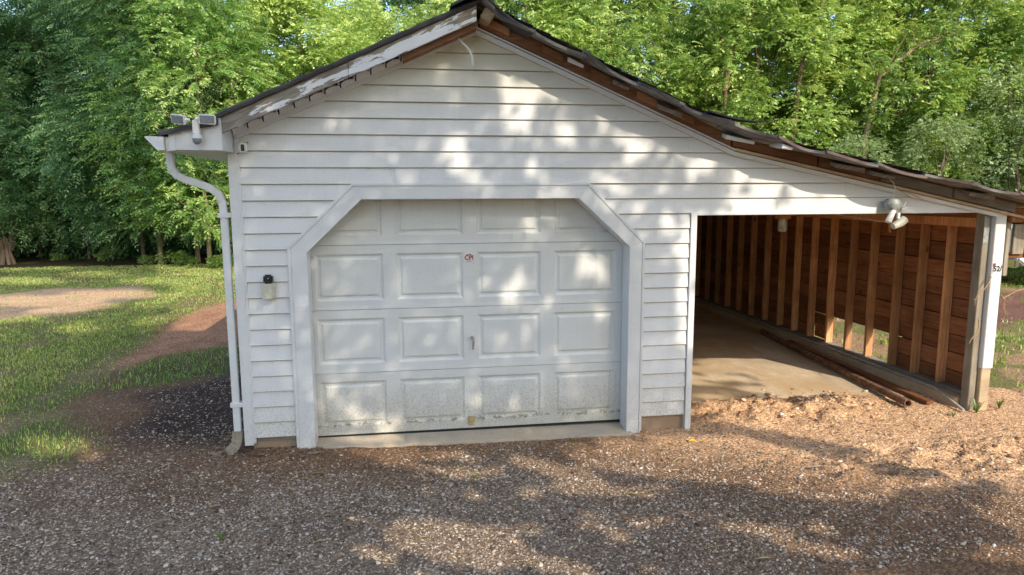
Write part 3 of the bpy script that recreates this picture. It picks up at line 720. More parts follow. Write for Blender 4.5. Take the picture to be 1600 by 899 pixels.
# strip of trim hanging loose at the peak
pts = [(.33, -.09, 3.372), (.372, -.11, 3.352), (.40, -.12, 3.30), (.455, -.13, 3.235), (.505, -.135, 3.19), (.530, -.13, 3.135), (.538, -.12, 3.07)]
v = []; f = []
for i, p in enumerate(pts): wdt = .006; v += [(p[0]-wdt, p[1], p[2]-.004), (p[0]+wdt, p[1]-.004, p[2]+.004), (p[0]+wdt, p[1]+.028, p[2]+.006), (p[0]-wdt, p[1]+.03, p[2])]
for i in range(len(pts)-1):
    for k in range(4): f.append((i*4+k, i*4+4+k, i*4+4+(k+1) % 4, i*4+(k+1) % 4))
MB().add(v, f).build('hanging_trim_strip', 'trim_white', G, smooth=True, label='loose strip of white trim dangling below the peak')

# boxed eave end, soffit, gutter and downspout on the left
BZ = 2.405
MB().prism([(-1.655, BZ+.003), (-1.312, BZ), (-1.312, 2.640), (-1.655, 2.56)], -.255, -.235).build('eave_box_front', 'gutter_white', G, bevel=.003)
MB().prism([(-1.675, BZ-.002), (-1.63, BZ-.002), (-1.63, 2.565), (-1.675, 2.555)], -.262, -.2).build('eave_corner_trim', 'trim_white', G, bevel=.003)
MB().add([(-1.311, -.254, BZ), (-1.311, -.254, 2.585), (-1.285, -.0, 2.60), (-1.285, 0, BZ-.004), (-1.33, -.24, BZ), (-1.33, -.24, 2.585), (-1.33, 0, 2.60), (-1.33, 0, BZ)],
         [(0, 1, 2, 3), (4, 7, 6, 5), (0, 4, 5, 1), (3, 2, 6, 7), (1, 5, 6, 2), (0, 3, 7, 4)]).build('eave_box_side', 'trim_white', G, bevel=.003)
MB().add([(-1.675, -.25, BZ), (-1.30, -.25, BZ-.002), (-1.30, 7.3, BZ-.02), (-1.675, 7.3, BZ-.02)], [(0, 1, 2, 3)]).build('eave_soffit', 'gutter_white', G)
MB().box(-1.70, -1.677, -.25, 7.35, BZ-.005, 2.50).build('eave_fascia', 'gutter_white', G)
felt_edge(np.linspace(-1.73, -1.33, 9), lambda x: 2.578+(x+1.36)*.20, -.285, .04, back=.3, seed=4)
gp = [(-1.702, 2.44), (-1.702, 2.405), (-1.745, 2.400), (-1.780, 2.44), (-1.820, 2.485), (-1.830, 2.498), (-1.820, 2.502), (-1.702, 2.50)]
MB().prism(gp, -.285, 7.35).build('gutter', 'gutter_white', G, bevel=.002)
path = [(-1.735, -.06, 2.42), (-1.735, -.06, 2.34), (-1.728, -.06, 2.285), (-1.705, -.05, 2.235), (-1.65, -.045, 2.205), (-1.56, -.03, 2.172), (-1.48, -.02, 2.140), (-1.425, -.01, 2.095), (-1.398, 0, 2.03), (-1.392, .0, 1.9), (-1.390, .0, .36), (-1.390, 0, .17)]
DS = link('downspout', None, None, G)
MB().rect_tube(path, .054, .046).build('downspout_pipe', 'gutter_white', DS, bevel=.006, smooth=True)
for k in (2, 3, 7, 8):
    a_, b_ = Vector(path[k]), Vector(path[k+1])
    for t in (.15, .65): c_ = a_.lerp(b_, t); d_ = (b_-a_).normalized()*.003; MB().rect_tube([tuple(c_-d_), tuple(c_+d_)], .058, .050).build('elbow_rib', 'gutter_white', DS)
elbow = [(-1.390, .0, .20), (-1.392, -.002, .14), (-1.405, -.012, .095), (-1.435, -.03, .055), (-1.47, -.05, .03)]
MB().rect_tube(elbow, .080, .072).build('downspout_elbow', 'grey_wood_z', DS, bevel=.005, smooth=True, label='dirty ribbed elbow at the foot of the downspout')
for k in range(1, 4):
    a_, b_ = Vector(elbow[k]), Vector(elbow[k+1]); c_ = a_.lerp(b_, .4); d_ = (b_-a_).normalized()*.004; MB().rect_tube([tuple(c_-d_), tuple(c_+d_)], .087, .079).build('elbow_rib', 'grey_wood_z', DS)
for z in (1.93, .42): MB().box(-1.43, -1.335, -.034, .034, z-.018, z+.018).build('downspout_strap', 'trim_white', DS, bevel=.002)

# rough timber ends at the carport's outer corner
MB().box(5.50, 5.545, .0, .14, 1.30, 1.80).box(5.60, 5.72, .02, .05, 1.50, 1.78).build('outer_batten', 'grey_wood_z', G, bevel=.003)
MB().box(5.48, 5.80, .06, .25, 1.78, 1.84).box(5.50, 5.78, .05, .20, 1.46, 1.50).box(5.755, 5.79, .03, .2, 1.47, 1.80).build('outer_bracket', 'board_wood', G, bevel=.003)
MB().box(5.50, 5.98, -.04, .01, 1.80, 1.93).build('eave_end_board', 'board_wood', G, bevel=.004)

# ---------------------------------------------------------------- things fixed to or hanging on the garage
FL = thing('security_light', 'white twin head security floodlight on the boxed eave end above the downspout', 'security light', (-1.47, -.26, 2.60)); FL.scale = (.88, .88, .88)
MB().lathe([(.030, 0), (.034, -.02), (.026, -.05), (.02, -.055)], (0, 0, -.005), 'y', 16).box(-.026, .026, -.065, -.012, -.09, .018).build('mount', 'white_plastic', FL, bevel=.005)
MB().lathe([(.014, .035), (.036, .025), (.040, .0), (.034, -.028), (.016, -.042)], (.006, -.062, -.125), 'z', 16).build('motion_sensor', 'white_plastic', FL, smooth=True)
MB().lathe([(.0365, .0), (.0365, -.02), (.031, -.033), (.014, -.047)], (.006, -.068, -.13), 'z', 16).build('sensor_lens', 'lamp_lens', FL, smooth=True)
for s, rx, rzz in ((-1, .25, -.42), (1, .15, .12)):
    hd = link('lamp_head', None, None, FL); hd.location = (-.118 if s < 0 else .098, -.075, .022); hd.rotation_euler = (rx, .12 if s < 0 else .03, rzz)
    MB().add([(-.068, -.02, -.040), (.068, -.02, -.044), (.068, -.02, .040), (-.068, -.02, .044), (-.052, .032, -.026), (.052, .032, -.026), (.052, .032, .028), (-.052, .032, .028)],
             [(0, 1, 2, 3), (4, 7, 6, 5), (0, 4, 5, 1), (3, 2, 6, 7), (1, 5, 6, 2), (0, 3, 7, 4)]).build('housing', 'white_plastic', hd, bevel=.008, smooth=True)
    MB().box(-.054, .054, -.024, -.019, -.030, .030).build('lens', 'lamp_lens', hd, bevel=.003)
    MB().tube([(s*-.06, 0, 0), (s*-.09, .01, 0)], .012, 8).build('arm', 'white_plastic', hd)

C1 = thing('security_camera', 'small white wall camera with a black face, just under the left roof corner', 'security camera', (-1.215, -.030, 2.445))
MB().box(-.030, .030, -.035, .018, -.040, .032).build('housing', 'white_plastic', C1, bevel=.009, smooth=True)
MB().box(-.012, .014, -.041, -.034, -.031, .018).build('camera_face', 'black_plastic', C1, bevel=.004)
MB().prism([(-.036, .033), (.038, .033), (.030, .047), (-.002, .053), (-.028, .046)], -.035, .012).build('hood', 'beige_plastic', C1, bevel=.003)
C2 = thing('security_camera', 'black cube camera sitting on a beige holder at the left of the garage door', 'security camera', (-1.080, -.060, 1.430))
MB().box(-.035, .035, -.028, .028, -.035, .038).build('housing', 'black_plastic', C2, bevel=.012, smooth=True)
MB().lathe([(.013, -.028), (.013, -.032), (.009, -.033)], (.004, 0, .006), 'y', 14).build('lens', 'dark_glass', C2)
MB().lathe([(.0035, -.034), (.0035, -.036)], (.004, 0, .010), 'y', 8).build('lens_glint', 'white_plastic', C2)
MB().add([(-.055, -.04, -.035), (.030, -.04, -.030), (.052, .04, -.03), (-.045, .04, -.035), (-.045, -.036, -.155), (.027, -.036, -.152), (.045, .04, -.152), (-.035, .04, -.155)],
         [(0, 3, 2, 1), (4, 5, 6, 7), (0, 1, 5, 4), (1, 2, 6, 5), (2, 3, 7, 6), (3, 0, 4, 7)]).build('holder', 'beige_plastic', C2, bevel=.006, smooth=True)

DL = thing('broken_floodlight', 'old metal floodlight with two bulb sockets dangling from its wire over the carport header', 'floodlight', (4.235, -.09, 1.955))
MB().lathe([(.012, .075), (.05, .068), (.068, .045), (.072, .0), (.060, -.028)], (0, .0, 0), 'z', 14).build('metal_dome', 'tin_grey', DL, smooth=True)
MB().box(-.048, .045, -.055, -.03, -.025, .026).build('junction_box', 'rust', DL, bevel=.004)
MB().box(-.012, .012, -.060, -.055, -.010, .010).box(.018, .034, -.060, -.055, -.006, .012).build('box_opening', 'black_plastic', DL)
MB().add([(.02, -.02, .05), (.09, -.015, -.01), (.095, .0, -.055), (.04, -.03, -.07), (.05, .0, .06)], [(0, 1, 2, 3), (0, 4, 1), (1, 4, 2)]).build('bent_plate', 'steel', DL)
MB().tube([(-.02, -.05, -.035), (-.045, -.055, -.075), (-.075, -.06, -.130)], [.020, .025, .028], 12).build('lamp_socket', 'white_plastic', DL, smooth=True)
MB().tube([(.035, -.04, -.055), (.030, -.045, -.105)], [.016, .014], 10).build('swivel_joint', 'white_plastic', DL, smooth=True)
MB().tube([(.085, -.06, -.110), (.045, -.062, -.138), (-.030, -.066, -.170)], [.036, .038, .028], 14).build('lamp_socket', 'beige_plastic', DL, smooth=True)
MB().tube([(0, -.0, .07), (.005, -.01, .12), (.016, .0, .17), (.0, .01, .215), (-.03, .015, .235)], .0035, 6).build('wire', 'white_plastic', DL, smooth=True)
MB().tube([(.06, -.02, -.01), (.085, -.04, .01), (.095, -.045, .045)], .003, 6).tube([(.07, -.03, -.02), (.115, -.04, -.005), (.19, -.02, -.012)], .003, 6).build('loose_wire', 'white_plastic', DL, smooth=True)
MB().box(4.27, 4.275, 0, 0, 0, 0) if False else None
STp = thing('trim_splinter', 'pale broken strip of trim poking out to the right above the dangling floodlight', 'trim strip', (4.30, -.07, 2.10))
MB().tube([(0, 0, .0), (.10, -.03, -.032), (.215, -.05, -.085)], [.006, .009, .006], 6, flat=.5).tube([(.0, .01, .01), (.09, 0, -.045), (.12, -.01, -.065)], [.005, .008, .004], 6, flat=.5).build('splinter', 'pale_wood', STp)
JL = thing('ceiling_lamp', 'glass jar lamp on an orange wood block at the top of the carport opening', 'lamp', (3.440, .32, 1.83))
MB().box(-.055, .055, -.05, .05, .01, .07).build('mounting_block', 'orange_wood', JL, bevel=.004)
MB().lathe([(.034, .012), (.038, .0), (.040, -.035), (.040, -.085), (.034, -.105), (.02, -.110)], (0, 0, 0), 'z', 16).build('glass_jar', 'jar_glass', JL, smooth=True)
MB().lathe([(.016, .008), (.02, -.02), (.016, -.05), (.006, -.058)], (0, 0, 0), 'z', 12).build('bulb', 'white_plastic', JL, smooth=True)
MB().tube([(3.70, .12, 1.915), (3.85, .13, 1.885), (4.05, .14, 1.858), (4.27, .14, 1.82), (4.45, .15, 1.80)], .007, 6).build('cable', 'vine')
tag(bpy.data.objects['cable'], 'thin pale cable sagging across the top of the carport opening', 'cable')
tag(MB().tube([(4.56, .35, 1.87), (4.56, .35, 1.74), (4.57, .35, 1.70)], [.012, .014, .006], 6).build('hanging_cord', 'orange_wood'), 'short orange cord hanging behind the header right of the floodlight', 'cord')
nt_ = thing('paper_notice', 'torn paper with black handwriting on the white post cladding', 'paper', (5.405, -.0325, 1.375))
MB().add([(-.045, 0, -.045), (.030, 0, -.052), (.048, -.002, .05), (.01, 0, .040), (-.04, -.001, .052)], [(0, 1, 2, 3, 4)]).build('paper_sheet', 'paper', nt_)
me = text_mesh('52/', .070); me.transform(Matrix.Translation((.0, -.003, -.004)) @ Matrix.Rotation(math.pi/2, 4, 'X')); link('handwriting', me, 'black_ink', nt_)
MB().box(-.044, -.022, -.0025, -.0005, .026, .05).build('red_corner', 'red_ink', nt_)
rv = random.Random(3)
def vine(p0, pts, label, r=.007):
    m = MB(); base = [Vector(p0)+Vector(p) for p in pts]
    m.tube([tuple(p) for p in base], [r*(1-.55*i/(len(base)-1)) for i in range(len(base))], 6)
    for i in range(1, len(base)-1):
        for s in range(2):
            d = Vector((rv.uniform(-.04, .04), rv.uniform(-.03, .01), rv.uniform(-.05, .02))); m.tube([tuple(base[i]), tuple(base[i]+d*.5), tuple(base[i]+d+Vector((.01, 0, -.01)))], [.0025, .0018, .001], 4)
    tag(m.build('dead_vine', 'vine', smooth=True), label, 'vine', 'dead vines on the post')
vine((5.35, -.03, 1.30), [(0, 0, 0), (-.04, -.02, -.06), (-.09, -.03, -.11), (-.15, -.03, -.155), (-.17, -.03, -.20), (-.175, -.03, -.26)], 'upper dead vine twisting down left from the white post')
vine((5.27, -.02, .90), [(0, 0, 0), (-.005, -.02, -.07), (-.04, -.03, -.13), (-.08, -.03, -.17), (-.105, -.03, -.22)], 'lower dead vine curling off the grey timber post')
vine((5.49, -.01, 1.12), [(0, 0, 0), (.035, -.01, -.04), (.02, -.02, -.10), (.05, -.02, -.17), (.04, -.01, -.23), (.02, 0, -.3)], 'tangled dead roots on the outer side of the post')
vine((5.50, .0, 1.08), [(0, 0, 0), (.08, 0, .03), (.18, .02, .07), (.30, .02, .10), (.4, .03, .12)], 'pale dead twig reaching right from the post towards the truck', .006)

# pipes, conduit and boards lying along the wall
def hollow(p0, p1, r, name, mat, label, cat):
    p0, p1 = Vector(p0), Vector(p1); L = (p1-p0).length; m = MB(); n = 18
    prof = [(r*.8, 0), (r, 0), (r, L), (r*.8, L), (r*.8, L-.25)]
    for i, (rr, h) in enumerate(prof):
        for k in range(n): t = 2*math.pi*k/n; m.v.append((rr*math.cos(t), rr*math.sin(t), h))
    for i in range(len(prof)-1):
        for k in range(n): m.f.append((i*n+k, i*n+(k+1) % n, (i+1)*n+(k+1) % n, (i+1)*n+k))
    m.f += [((0)*n+k, (0)*n+(k+1) % n, 4*n+(k+1) % n, 4*n+k) for k in range(0)]
    for k in range(n): m.v.append((r*.8*math.cos(2*math.pi*k/n), r*.8*math.sin(2*math.pi*k/n), .3))
    for k in range(n): m.f.append((k, (k+1) % n, 5*n+(k+1) % n, 5*n+k))
    q = (p1-p0).to_track_quat('Z', 'Y').to_matrix().to_4x4(); m.xf(Matrix.Translation(p0) @ q)
    return tag(m.build(name, mat, smooth=True), label, cat)
hollow((4.735, .14, .062), (5.12, 3.6, .050), .036, 'rusty_pipe', 'rust', 'rusty brown metal pipe lying on the slab with its open end towards the driveway', 'pipe')
tag(MB().tube([(5.262, 6.6, .118), (5.262, 3.6, .118), (5.258, 1.7, .116), (5.25, .42, .112), (5.235, .30, .09), (5.18, -.04, .026)], .014, 10).build('grey_conduit', 'conduit_grey', smooth=True), 'thin grey conduit along the foot of the stud wall, bent down at its near end', 'conduit')
tag(MB().add([(4.99, .20, .02), (5.07, .21, .02), (5.17, 2.9, .045), (5.09, 2.9, .045), (4.99, .20, .05), (5.07, .21, .05), (5.17, 2.9, .075), (5.09, 2.9, .075)],
    [(0, 3, 2, 1), (4, 5, 6, 7), (0, 1, 5, 4), (1, 2, 6, 5), (2, 3, 7, 6), (3, 0, 4, 7)]).build('wood_plank', 'board_wood', bevel=.003), 'dark brown plank on the slab between the rusty pipe and the grey conduit', 'plank')

# ---------------------------------------------------------------- pickup at the right edge
T = thing('pickup_truck', 'light coloured pickup parked beyond the carport, only its rear corner in frame', 'truck', (12.75, 7.0, 0), rz=math.radians(4))
MB().prism([(0, .62), (0, 1.28), (1.9, 1.30), (1.9, .50), (1.35, .50), (1.22, .74), (.92, .86), (.62, .74), (.5, .5), (.2, .5)], 0, 1.85).build('bed', 'truck_paint', T, bevel=.03)
MB().prism([(1.92, .5), (1.92, 1.30), (2.15, 1.85), (3.1, 1.87), (3.65, 1.32), (5.1, 1.20), (5.2, .6), (4.9, .5)], .03, 1.82).build('cab', 'truck_paint', T, bevel=.04)
MB().box(-.10, .02, -.02, 1.87, .46, .64).build('bumper', 'chrome', T, bevel=.02)
for y in (-.012, 1.742): MB().box(-.02, .10, y, y+.12, .84, 1.18).build('tail_light', 'tail_red', T, bevel=.01)
for x in (.92, 4.2):
    for y in (.12, 1.73):
        wh = link('wheel', None, None, T); MB().lathe([(.28, -.11), (.37, -.09), (.37, .09), (.28, .11)], (x, y, .37), 'y', 24).build('tyre', 'tyre', wh, smooth=True)
        MB().lathe([(.05, -.125), (.22, -.10), (.24, .0), (.22, .10), (.05, .125)], (x, y, .37), 'y', 16).build('rim', 'rust', wh, smooth=True)
MB().prism([(2.3, 1.34), (2.35, 1.75), (3.02, 1.77), (3.4, 1.34)], .02, .035).build('side_window', 'dark_glass', T)
MB().add([(1.90, .2, 1.35), (1.90, 1.65, 1.35), (2.10, 1.6, 1.78), (2.10, .25, 1.78)], [(0, 1, 2, 3)]).build('rear_window', 'dark_glass', T)

# ---------------------------------------------------------------- small ground cover
def stones(n, xr, yr, keep, r0, r1, name, mat, label, seed, size_pow=2.0):
    g = np.random.default_rng(seed); x = g.uniform(*xr, n); y = g.uniform(*yr, n); k = keep(x, y) > g.random(n); x, y = x[k], y[k]; n = len(x)
    r = r0+(r1-r0)*g.random(n)**size_pow; z = gheight(x, y); z = np.where((x > 2.45)*(x < 5.24)*(y > .56), np.maximum(z, .014), z)
    O = np.array([(1, 0, 0), (0, 1, 0), (-1, 0, 0), (0, -1, 0), (.55, .55, .75), (-.6, .5, .7), (-.5, -.6, .72), (.6, -.5, .7)])
    F0 = np.array([(0, 1, 4), (1, 5, 4), (1, 2, 5), (2, 6, 5), (2, 3, 6), (3, 7, 6), (3, 0, 7), (0, 4, 7), (4, 5, 6), (4, 6, 7)])
    J = O[None]*(1+.35*(g.random((n, 8, 1))-.5)); J = J*r[:, None, None]*np.stack([g.uniform(.7, 1.25, n), g.uniform(.6, 1.0, n), g.uniform(.4, .75, n)], -1)[:, None]
    a = g.uniform(0, 6.28, n); c, s = np.cos(a)[:, None], np.sin(a)[:, None]
    tx = g.normal(0, .25, n)[:, None]; J[..., 2] += J[..., 0]*tx
    V = np.stack([J[..., 0]*c-J[..., 1]*s+x[:, None], J[..., 0]*s+J[..., 1]*c+y[:, None], J[..., 2]+z[:, None]], -1)
    F = F0[None]+(np.arange(n)*8)[:, None, None]
    v = np.repeat(g.random(n), 8)
    tag(link(name, npmesh(name, V.reshape(-1, 3), F.reshape(-1, 3), mat, v)), label, kind='stuff')
def off_slab(x, y): return ~(((x > -.8)*(x < 1.9)*(y > -.06)) | ((x > -1.33)*(x < 2.43)*(y > .02)) | ((x > 2.43)*(x < 5.3)*(y > .62)))
def k_gravel(x, y):
    n = fbm(x*1.3, y*1.3, 61); f = np.clip((-y-.1-.10*x+(n-.5)*1.4)/1.0, .0, 1)*np.clip((4.2-x)/3.0, .12, 1)
    l = soft(LAWN, x, y, .3, 6); return np.clip(f+.16, 0, 1)*(.45+.9*(fbm(x*3.1, y*3.1, 91)))*off_slab(x, y)*np.where(l, .03, 1)
stones(105000, (-3.6, 5.2), (-2.35, .6), k_gravel, .0045, .0115, 'gravel', 'pebble', 'grey crushed gravel over the driveway', 101)
stones(5000, (-3.4, 4.5), (-2.35, .3), k_gravel, .009, .020, 'gravel', 'pebble', 'larger pale stones among the driveway gravel', 103)
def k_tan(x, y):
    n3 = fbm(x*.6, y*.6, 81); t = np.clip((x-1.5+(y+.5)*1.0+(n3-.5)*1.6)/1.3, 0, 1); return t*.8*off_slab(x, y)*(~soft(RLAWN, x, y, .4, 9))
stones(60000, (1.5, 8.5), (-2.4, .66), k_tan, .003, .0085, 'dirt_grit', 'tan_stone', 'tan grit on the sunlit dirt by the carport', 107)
def k_clod(x, y): return np.exp(-((x-3.6)/1.0)**4-((y-.42)/.36)**2)*.9*(fbm(x*4, y*4, 55) > .42)+np.exp(-((y+.95-(x-4.6)*.05)/.25)**2)*np.clip((x-2.8)/1.5, 0, 1)*.5
stones(9000, (2.3, 7.0), (-1.7, 1.0), k_clod, .005, .036, 'dirt_clods', 'tan_stone', 'crumbled clods of dirt heaped before the carport slab', 109, 4)
def k_mulch(x, y): return softf(MULCH, x, y, .3, 5)*.38+softf(GRASS2, x, y, .3, 7)*.25+.10
stones(15000, (-3.2, -1.35), (-.2, 4.2), k_mulch, .004, .013, 'mulch_pebbles', 'pebble', 'dark wet mulch and pebbles beside the downspout', 111)

def litter(n, xr, yr, keep, name, mat, label, seed, s0=.012, s1=.04, thin=.3):
    g = np.random.default_rng(seed); x = g.uniform(*xr, n); y = g.uniform(*yr, n); k = keep(x, y) > g.random(n); x, y = x[k], y[k]; n = len(x)
    z = gheight(x, y)+.006; L = s0+(s1-s0)*g.random(n)**2; W = L*g.uniform(thin*.5, thin*1.5, n); a = g.uniform(0, 6.28, n)
    P = np.array([(-1, 0, 0), (0, -1, .35), (1, 0, .1), (0, 1, .35)]); J = P[None]*np.stack([L, W, L*.5], -1)[:, None]; J[..., 2] *= g.uniform(.1, 1.2, (n, 1))
    c, s = np.cos(a)[:, None], np.sin(a)[:, None]
    V = np.stack([J[..., 0]*c-J[..., 1]*s+x[:, None], J[..., 0]*s+J[..., 1]*c+y[:, None], J[..., 2]+z[:, None]], -1)
    F = np.array([(0, 1, 2), (0, 2, 3)])[None]+(np.arange(n)*4)[:, None, None]
    tag(link(name, npmesh(name, V.reshape(-1, 3), F.reshape(-1, 3), mat, np.repeat(g.random(n), 4))), label, kind='stuff')
litter(5200, (-3.4, 6.5), (-2.35, .6), lambda x, y: off_slab(x, y)*(.35+.5*fbm(x, y, 5)), 'leaf_litter', 'dead_leaf', 'dry brown leaf scraps over the driveway', 201, .008, .035)
litter(170, (-1.6, -.7), (-.16, .12), lambda x, y: 1.0*(y > -.3)*(y < .02+0*x), 'leaf_litter', 'dead_leaf', 'curled brown leaves against the left foundation', 203, .015, .05, .5)
litter(500, (-3.4, 6.5), (-2.35, .4), lambda x, y: off_slab(x, y)*.8, 'straw_litter', 'dry_blade', 'pale wood chips and straw on the gravel', 205, .02, .07, .09)
litter(900, (2.6, 5.3), (.6, 5), lambda x, y: .5*np.exp(-(y-.6)/1.2)+.05, 'slab_debris', 'dead_leaf', 'crumbs and leaf bits on the carport slab', 207, .006, .02, .5)
# singles one can pick out
def leaf_at(x, y, L, W, a, name, mat, label, cat):
    z = float(gheight(np.array([x]), np.array([y]))[0])+.015; m = MB()
    P = [(-L, 0, 0), (-L*.4, -W, .006), (L*.5, -W*.8, .010), (L, 0, .004), (L*.4, W, .012), (-L*.5, W*.8, .008)]; c, s = math.cos(a), math.sin(a)
    P2 = [(x+p*c-q*s, y+p*s+q*c, z+r) for p, q, r in P]; m.add(P2+[(p, q, r-.002) for p, q, r in P2], [tuple(range(6)), tuple(range(11, 5, -1))]+[(i, 6+i, 6+(i+1) % 6, (i+1) % 6) for i in range(6)])
    tag(m.build(name, mat), label, cat)
leaf_at(2.34, -.33, .035, .018, .1, 'fallen_leaf', 'yellow_leaf', 'bright yellow fallen leaf on the lit dirt right of the door apron', 'leaf')
leaf_at(3.36, .02, .022, .014, .3, 'paper_scrap', 'trash_white', 'small white scrap on the dirt in front of the carport', 'scrap')
leaf_at(1.02, -1.42, .04, .014, 1.2, 'bark_chip', 'grey_wood_y', 'pale bark chip in the gravel below the garage door', 'wood chip')
leaf_at(-1.62, -1.18, .085, .009, .45, 'broken_stick', 'pale_wood', 'thin yellow stick on the gravel at the lower left', 'stick')
leaf_at(3.05, -1.0, .07, .006, .0, 'broken_stick', 'grey_wood_x', 'short grey stick on the shaded dirt at the lower right', 'stick')

def blades(n, xr, yr, keep, h0, h1, name, mat, label, seed, w=.0034):
    g = np.random.default_rng(seed); x = g.uniform(*xr, n); y = yr[0]+(yr[1]-yr[0])*g.random(n)**1.5; k = keep(x, y) > g.random(n); x, y = x[k], y[k]; n = len(x)
    d = np.hypot(x, y+5.5); W = w*np.clip(d/6, 1, 4); H = (h0+(h1-h0)*g.random(n))*(.7+.6*fbm(x*1.5, y*1.5, 77)); z = gheight(x, y); a = g.uniform(0, 6.28, n); b = g.uniform(0, 6.28, n); ln = g.uniform(.1, .9, n)*H
    c, s = np.cos(a), np.sin(a); mx, my = x+.35*ln*np.cos(b), y+.35*ln*np.sin(b)
    V = np.stack([np.stack([x-c*W, y-s*W, z-.005], -1), np.stack([x+c*W, y+s*W, z-.005], -1), np.stack([mx+c*W*.8, my+s*W*.8, z+H*.6], -1), np.stack([x+ln*np.cos(b), y+ln*np.sin(b), z+H], -1), np.stack([mx-c*W*.8, my-s*W*.8, z+H*.6], -1)], 1)
    F = np.array([(0, 1, 2), (0, 2, 4), (4, 2, 3)])[None]+(np.arange(n)*5)[:, None, None]
    tag(link(name, npmesh(name, V.reshape(-1, 3), F.reshape(-1, 3), mat, np.repeat(g.random(n), 5))), label, kind='stuff')
def k_lawn(x, y):
    l = softf(LAWN, x, y, .3, 6); p = softf(PATCH, x, y, .5, 8, .4) > .5
    edge = np.clip((-2.6-x-(y < 3)*.3)/1.2, .25, 1); bare = np.clip((fbm(x*1.9, y*1.9, 99)-.40)*6, .22, 1)
    return l*np.where(p, .04, 1)*bare*np.clip(edge+.2, 0, 1)
blades(210000, (-13, -2.4), (-1.6, 15.8), k_lawn, .02, .045, 'lawn_grass', 'grass_blade', 'mown green lawn left of the garage', 301)
blades(60000, (-13, -2.4), (-1.6, 15.8), k_lawn, .018, .045, 'dry_grass', 'dry_blade', 'dry straw coloured blades mixed in the lawn', 303)
blades(9000, (-3.4, -1.35), (1.8, 4.6), lambda x, y: soft(GRASS2, x, y, .3, 7)*.55, .02, .06, 'patchy_grass', 'grass_blade', 'thin patchy grass beside the garage wall', 305)
def k_r(x, y): return soft(RLAWN, x, y, .4, 9)*np.clip((fbm(x*1.2, y*1.2, 88)-.42)*7, .06, 1)*np.where(soft(MULCH_R, x, y, .4, 10), .04, 1)
blades(60000, (5.6, 20), (.2, 12), k_r, .03, .085, 'yard_grass', 'grass_blade', 'tufty grass beyond the carport post', 307, .005)
def weed(x, y, label, n=9, h=.07, seed=0):
    g = random.Random(seed); z = float(gheight(np.array([x]), np.array([y]))[0]); m = MB()
    for i in range(n):
        a = g.uniform(0, 6.28); l = h*g.uniform(.6, 1.1); dx, dy = math.cos(a)*l*.6, math.sin(a)*l*.6; q = (-math.sin(a)*.006, math.cos(a)*.006)
        m.add([(x-q[0], y-q[1], z), (x+q[0], y+q[1], z), (x+dx*.6+q[0], y+dy*.6+q[1], z+l*.8), (x+dx, y+dy, z+l*.9), (x+dx*.6-q[0], y+dy*.6-q[1], z+l*.8)], [(0, 1, 2, 4), (4, 2, 3)])
    me = m.build('weed', 'grass_blade'); tag(me, label, 'weed', 'small weeds on the driveway')
weed(1.36, -.17, 'tiny green weed growing just below the right end of the door apron', 8, .05, 1)
weed(-1.17, -1.44, 'pale green weed tuft in the gravel at lower left', 12, .07, 2)
weed(.45, -.78, 'small weed in the shaded gravel below the middle of the door', 8, .04, 3)
weed(5.30, -.06, 'upright green grass tuft at the foot of the grey timber post', 12, .14, 4)
weed(5.62, .02, 'low green and red leaved weed right of the white post', 14, .10, 5)
weed(5.0, -.12, 'faint flat weed on the dirt left of the post foot', 9, .05, 6)

# ---------------------------------------------------------------- trees
def leaves(O, Dn, g, L, K, ll, lw, droop):
    """O origins (n,3), Dn unit directions (n,3): pinnate fronds -> V,F,attr"""
    n = len(O); side = np.cross(Dn, [0, 0, 1.]); side /= np.linalg.norm(side, axis=1, keepdims=True)+1e-6
    roll = g.normal(0, .5, n)[:, None]; up = np.cross(side, Dn); side = side*np.cos(roll)+up*np.sin(roll)
    Ls = L*g.uniform(.6, 1.25, n); val = g.random(n)
    out = []; av = []
    for k in range(K):
        s = (k//2+1)/((K+1)//2+.3); sg = 1 if k % 2 else -1
        if k == K-1: sg = 0
        p = O+Dn*(Ls*s)[:, None]; p[:, 2] -= droop*Ls*s*s
        fwd = Dn.copy(); fwd[:, 2] -= 2*droop*s*.8; fwd /= np.linalg.norm(fwd, axis=1, keepdims=True)
        d = fwd*(.45 if sg else 1)+side*sg*.9+g.normal(0, .13, (n, 3)); d[:, 2] -= .25; d /= np.linalg.norm(d, axis=1, keepdims=True)
        nrm = np.cross(d, fwd+g.normal(0, .35, (n, 3))+(side*.5 if not sg else 0)); nrm /= np.linalg.norm(nrm, axis=1, keepdims=True)+1e-6
        w = np.cross(d, nrm); sc = (1-.35*abs(s-.5))*g.uniform(.75, 1.15, n); l_ = (ll*sc)[:, None]; w_ = (lw*sc)[:, None]
        out.append(np.stack([p, p+d*l_*.4+w*w_*.5, p+d*l_, p+d*l_*.4-w*w_*.5], 1)); av.append(np.repeat((val*.6+g.random(n)*.4), 4))
    V = np.concatenate(out).reshape(-1, 3); m = len(V)//4; F = np.arange(m*4).reshape(m, 4)
    return V, F, np.concatenate(av)
